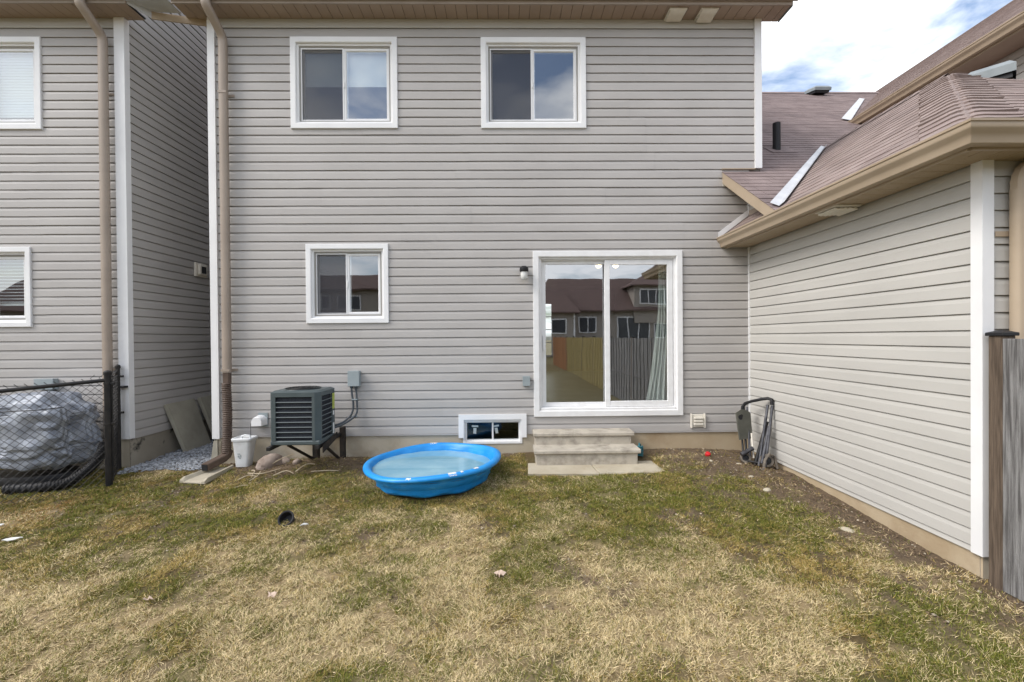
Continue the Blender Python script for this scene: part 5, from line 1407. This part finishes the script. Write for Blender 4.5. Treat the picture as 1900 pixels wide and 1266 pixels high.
# ------------------------------------------------------------------ houses across, behind the camera (seen in the glass)
def far_house(x0, x1, y, eave, ridge, label, wins, dormer=None, roofy=5.0):
    h = thing('house', ((x0 + x1) / 2, y, 0), label, 'house', 'houses across the yards')
    MB().box(x0, x1, y - 2 * roofy + .6, y - .6, -.5, eave).build('wall', 'farwall', h)
    mb = MB(); ym = y - roofy
    mb.slab([(x0 - .4, y, eave - .1), (x1 + .4, y, eave - .1), (x1 - 1.6, ym, ridge), (x0 + 1.6, ym, ridge)], (0, 0, .15))
    mb.slab([(x0 - .4, y - 2 * roofy, eave - .1), (x1 + .4, y - 2 * roofy, eave - .1), (x1 - 1.6, ym, ridge), (x0 + 1.6, ym, ridge)], (0, 0, .15))
    mb.slab([(x0 - .4, y, eave - .1), (x0 - .4, y - 2 * roofy, eave - .1), (x0 + 1.6, ym, ridge)], (0, 0, .15)); mb.slab([(x1 + .4, y, eave - .1), (x1 + .4, y - 2 * roofy, eave - .1), (x1 - 1.6, ym, ridge)], (0, 0, .15))
    mb.build('roof', 'farroof', h)
    def win(a, b, c, d, yy):
        f = MB().box(a, b, yy, yy + .08, c, d).build('window', 'white', h)
        k = max(1, int((b - a) / .8)); s_ = (b - a - .12) / k
        for i in range(k): MB().box(a + .12 + i * s_, a + i * s_ + s_, yy + .08, yy + .10, c + .12, d - .12).build('pane', 'fardark', f)
    for wn in wins: win(*wn, y - .6)
    for x in (x0, x1 - .15): MB().box(x, x + .15, y - .6, y - .55, -.3, eave).build('corner_trim', 'white', h)
    if dormer:
        a, b, zt = dormer
        MB().box(a, b, y - 5, y - .3, eave - 1.2, zt).build('dormer_wall', 'farwall', h)
        MB().slab([(a - .5, y + .2, zt - .1), (b + .5, y + .2, zt - .1), ((a + b) / 2 + 1, y - 4, zt + 1.4), ((a + b) / 2 - 1, y - 4, zt + 1.4)], (0, 0, .12)).slab([(a - .5, y + .2, zt - .1), (a - .5, y - 5, zt - .1), ((a + b) / 2 - 1, y - 4, zt + 1.4)], (0, 0, .12)).build('dormer_roof', 'farroof', h)
        win(a + .5, b - .5, zt - 1.9, zt - .35, y - .3)
FY = -38
far_house(3, 24, FY, 4.2, 7.7, 'brown roofed house behind the camera, reflected in the patio door', [(7.2, 9.0, 2.0, 3.6), (11.0, 14.2, 1.2, 3.6), (14.6, 18.0, 1.4, 3.0), (20.5, 22, 1.7, 3.3)], (12.6, 18.6, 6.6))
far_house(-26, -2.5, FY + 2, 6.2, 8.0, 'two-storey brown roofed house behind the camera, reflected in the lower window', [(-22, -20, 4.2, 5.7), (-17.2, -16.2, 4.3, 5.7), (-15.6, -13.3, 4.2, 5.7), (-9, -7, 4.2, 5.7), (-21, -19, 1.4, 3.0), (-16, -13, .6, 3.0), (-10, -7, 1.4, 3.0)])
far_house(17.5, 25.5, FY + 3, 4.0, 6.7, 'lower brown roofed house wing behind the camera, reflected right in the patio door', [(19.6, 21.2, 1.8, 3.2), (22.4, 24.4, 1.8, 3.2)], None, 4.2)
far_house(-1, 6.5, FY + 2.5, 3.9, 7.0, 'small brown roofed house behind the camera, reflected left in the patio door', [(1.5, 3.3, 1.9, 3.3), (4.3, 5.7, 1.9, 3.3)], None, 4.5)
far_house(27, 48, FY - 1, 4.6, 9.0, 'brown roofed house behind the camera at the far right of the row', [(30, 33, 2.0, 3.6), (38, 41, 2.0, 3.6)])
far_house(-52, -29, FY - 1, 4.6, 9.0, 'brown roofed house behind the camera at the far left of the row', [(-48, -45, 2.0, 3.6), (-38, -35, 2.0, 3.6)])

# ------------------------------------------------------------------ lawn: matted straw and short green blades
def make_grass(n_try=4000000):
    x = rng.uniform(-6.9, 4.3, n_try); y = rng.uniform(-4.75, -.015, n_try)
    dist = np.hypot(x, y + 5.944)
    dens = np.clip(2.15 - .30 * dist, .50, 1.35) / 1.35
    view = np.abs(x) < 1.28 * (y + 5.944) + .7
    dt, gr, st_ = maps(x, y)
    clump = fbm(x, y, 14, 70, 3)
    keep = rng.random(n_try) < dens * (.05 + .95 * (1 - dt) ** 1.3) * np.clip(3.0 * (clump - .29), .05, 1.35)
    keep &= view
    keep &= ~((x > .25) & (x < 1.80) & (y > -.80)) | (((y < -.77) | (x < .262) | (x > 1.775)) & (y < -.44))
    keep &= np.hypot(x + .82, y + .845) > .595
    keep &= ~((x > 3.20) & (y > -2.95))
    keep &= ~((x < -3.72) & (y > -.32 + .10 * np.sin(x * 4)) & (x > -4.86))
    keep &= ~((np.abs(x + 3.54) < .13) & (y > -.66) & (y < -.2)) & ~((np.abs(x + 3.275) < .09) & (np.abs(y + .2) < .07))
    x, y, dt, gr, st_, dist = (a[keep] for a in (x, y, dt, gr, st_, dist)); n = len(x)
    isg = rng.random(n) < np.clip(.20 + .60 * gr, 0, .85)
    ang = 6.28 * fbm(x, y, 2.2, 81, 3) * 2.2 + rng.normal(0, 1.0, n); ang = np.where(isg | (rng.random(n) < .45), rng.random(n) * 6.28, ang)
    ln = np.where(isg, rng.uniform(.016, .040, n) * (.7 + .9 * fbm(x, y, 6, 90, 3)), rng.uniform(.014, .050, n))
    wd = np.where(isg, rng.uniform(.0008, .0015, n), rng.uniform(.0007, .0013, n)) * (1 + .16 * np.clip(dist - 3, 0, 4))
    til = np.where(isg, rng.uniform(.25, 1.15, n), rng.uniform(.85, 1.50, n))       # from vertical
    curl = np.where(isg, rng.uniform(.1, .7, n), 0.0)
    z = gz(x, y) + .018 * (fbm(x, y, 9, 40, 4) - .5) + .022 * dt * (fbm(x, y, 16, 44, 3) - .5) - .004 + np.where(isg, 0, rng.uniform(0, .014, n))
    ca, sa = np.cos(ang), np.sin(ang)
    def pt(t):
        a1 = np.minimum(til + curl * t * .5, 1.52)
        return np.stack([x + ca * ln * t * np.sin(a1), y + sa * ln * t * np.sin(a1), z + ln * t * np.cos(a1)], -1)
    side = np.stack([-sa, ca, np.zeros(n)], -1) * wd[:, None]
    tw = rng.normal(0, .5, n)[:, None] * np.array([[0, 0, 1.0]]) * wd[:, None]
    b0, b1, b2 = pt(0.0), pt(.55), pt(1.0)
    u = rng.random(n)
    g1, g2, g3 = np.array((.105, .120, .020)), np.array((.165, .185, .032)), np.array((.215, .195, .045))
    s1, s2, s3 = np.array((.40, .290, .095)), np.array((.70, .565, .33)), np.array((.17, .115, .048))
    cg = np.where((u < .45)[:, None], g1, np.where((u < .72)[:, None], g2, g3))
    ps = np.clip(.10 + .62 * st_, 0, .8)
    cs = np.where((u < ps)[:, None], s2, np.where((u < .82)[:, None], s1, s3))
    col = np.where(isg[:, None], cg, cs) * rng.uniform(.70, 1.30, (n, 1))
    rust = blob(x, y, -4.2, -1.35, .7, .28) + .5 * blob(x, y, -3.3, -1.25, .8, .2)
    col = np.where((~isg & (rng.random(n) < rust * .8))[:, None], np.array((.36, .21, .075)) * rng.uniform(.8, 1.2, (n, 1)), col)
    G5 = np.stack([b0 - side, b0 + side, b1 + side * .8 + tw, b1 - side * .8 - tw, b2], 1)[isg]
    S3 = np.stack([b0 - side - tw, b0 + side + tw, b2], 1)[~isg]
    ng, ns = len(G5), len(S3)
    V = np.concatenate([G5.reshape(-1, 3), S3.reshape(-1, 3)])
    me_ = bpy.data.meshes.new('grass')
    me_.vertices.add(len(V)); me_.vertices.foreach_set('co', V.astype(np.float32).ravel())
    k = np.arange(ng) * 5; m = ng * 5 + np.arange(ns) * 3
    loops = np.concatenate([np.stack([k, k + 1, k + 2, k + 3, k + 3, k + 2, k + 4], -1).ravel(), np.stack([m, m + 1, m + 2], -1).ravel()]).astype(np.int32)
    starts = np.concatenate([(np.arange(ng)[:, None] * 7 + np.array([[0, 4]])).ravel(), ng * 7 + np.arange(ns) * 3]).astype(np.int32)
    me_.loops.add(len(loops)); me_.loops.foreach_set('vertex_index', loops)
    me_.polygons.add(len(starts)); me_.polygons.foreach_set('loop_start', starts)
    me_.update(calc_edges=True)
    c4 = np.concatenate([col, np.ones((n, 1))], 1)
    a = me_.color_attributes.new('Col', 'FLOAT_COLOR', 'POINT')
    a.data.foreach_set('color', np.concatenate([np.repeat(c4[isg], 5, 0), np.repeat(c4[~isg], 3, 0)]).astype(np.float32).ravel())
    me_.materials.append(attr_mat('grass_blade', .75))
    return tag(put('grass', me_), 'short matted lawn of pale straw and patchy green blades', 'grass', kind='stuff')
make_grass()
def leaf(x, y, s_, lab, seed):
    r_ = random.Random(seed); mb = MB(); w0 = r_.uniform(0, 6.28); z = G(x, y) + .03; vs = [(x, y, z)]
    K = 14
    for k in range(K):
        w = 2 * math.pi * k / K; r = s_ * (1.0 if k % 2 else .55) * (1 + .4 * math.cos(w)) * r_.uniform(.8, 1.1)
        vs.append((x + r * math.cos(w + w0), y + r * math.sin(w + w0), z + r_.uniform(-.012, .018)))
    mb.add(vs, [(0, 1 + k, 1 + (k + 1) % K) for k in range(K)])
    tag(mb.build('dead_leaf', mat('dead_leaf', (.50, .38, .30), (.58, .46, .37), scale=30, rough=.9), None), lab, 'leaf', 'dead leaves on the lawn')
leaf(-.06, -2.80, .05, 'pale dead leaf near the middle of the foreground lawn', 1)
leaf(-1.55, -2.95, .035, 'small pale dead leaf on the lawn at lower left of centre', 2)
leaf(-2.35, -2.95, .035, 'small pale dead leaf on the straw at the lower left', 3)
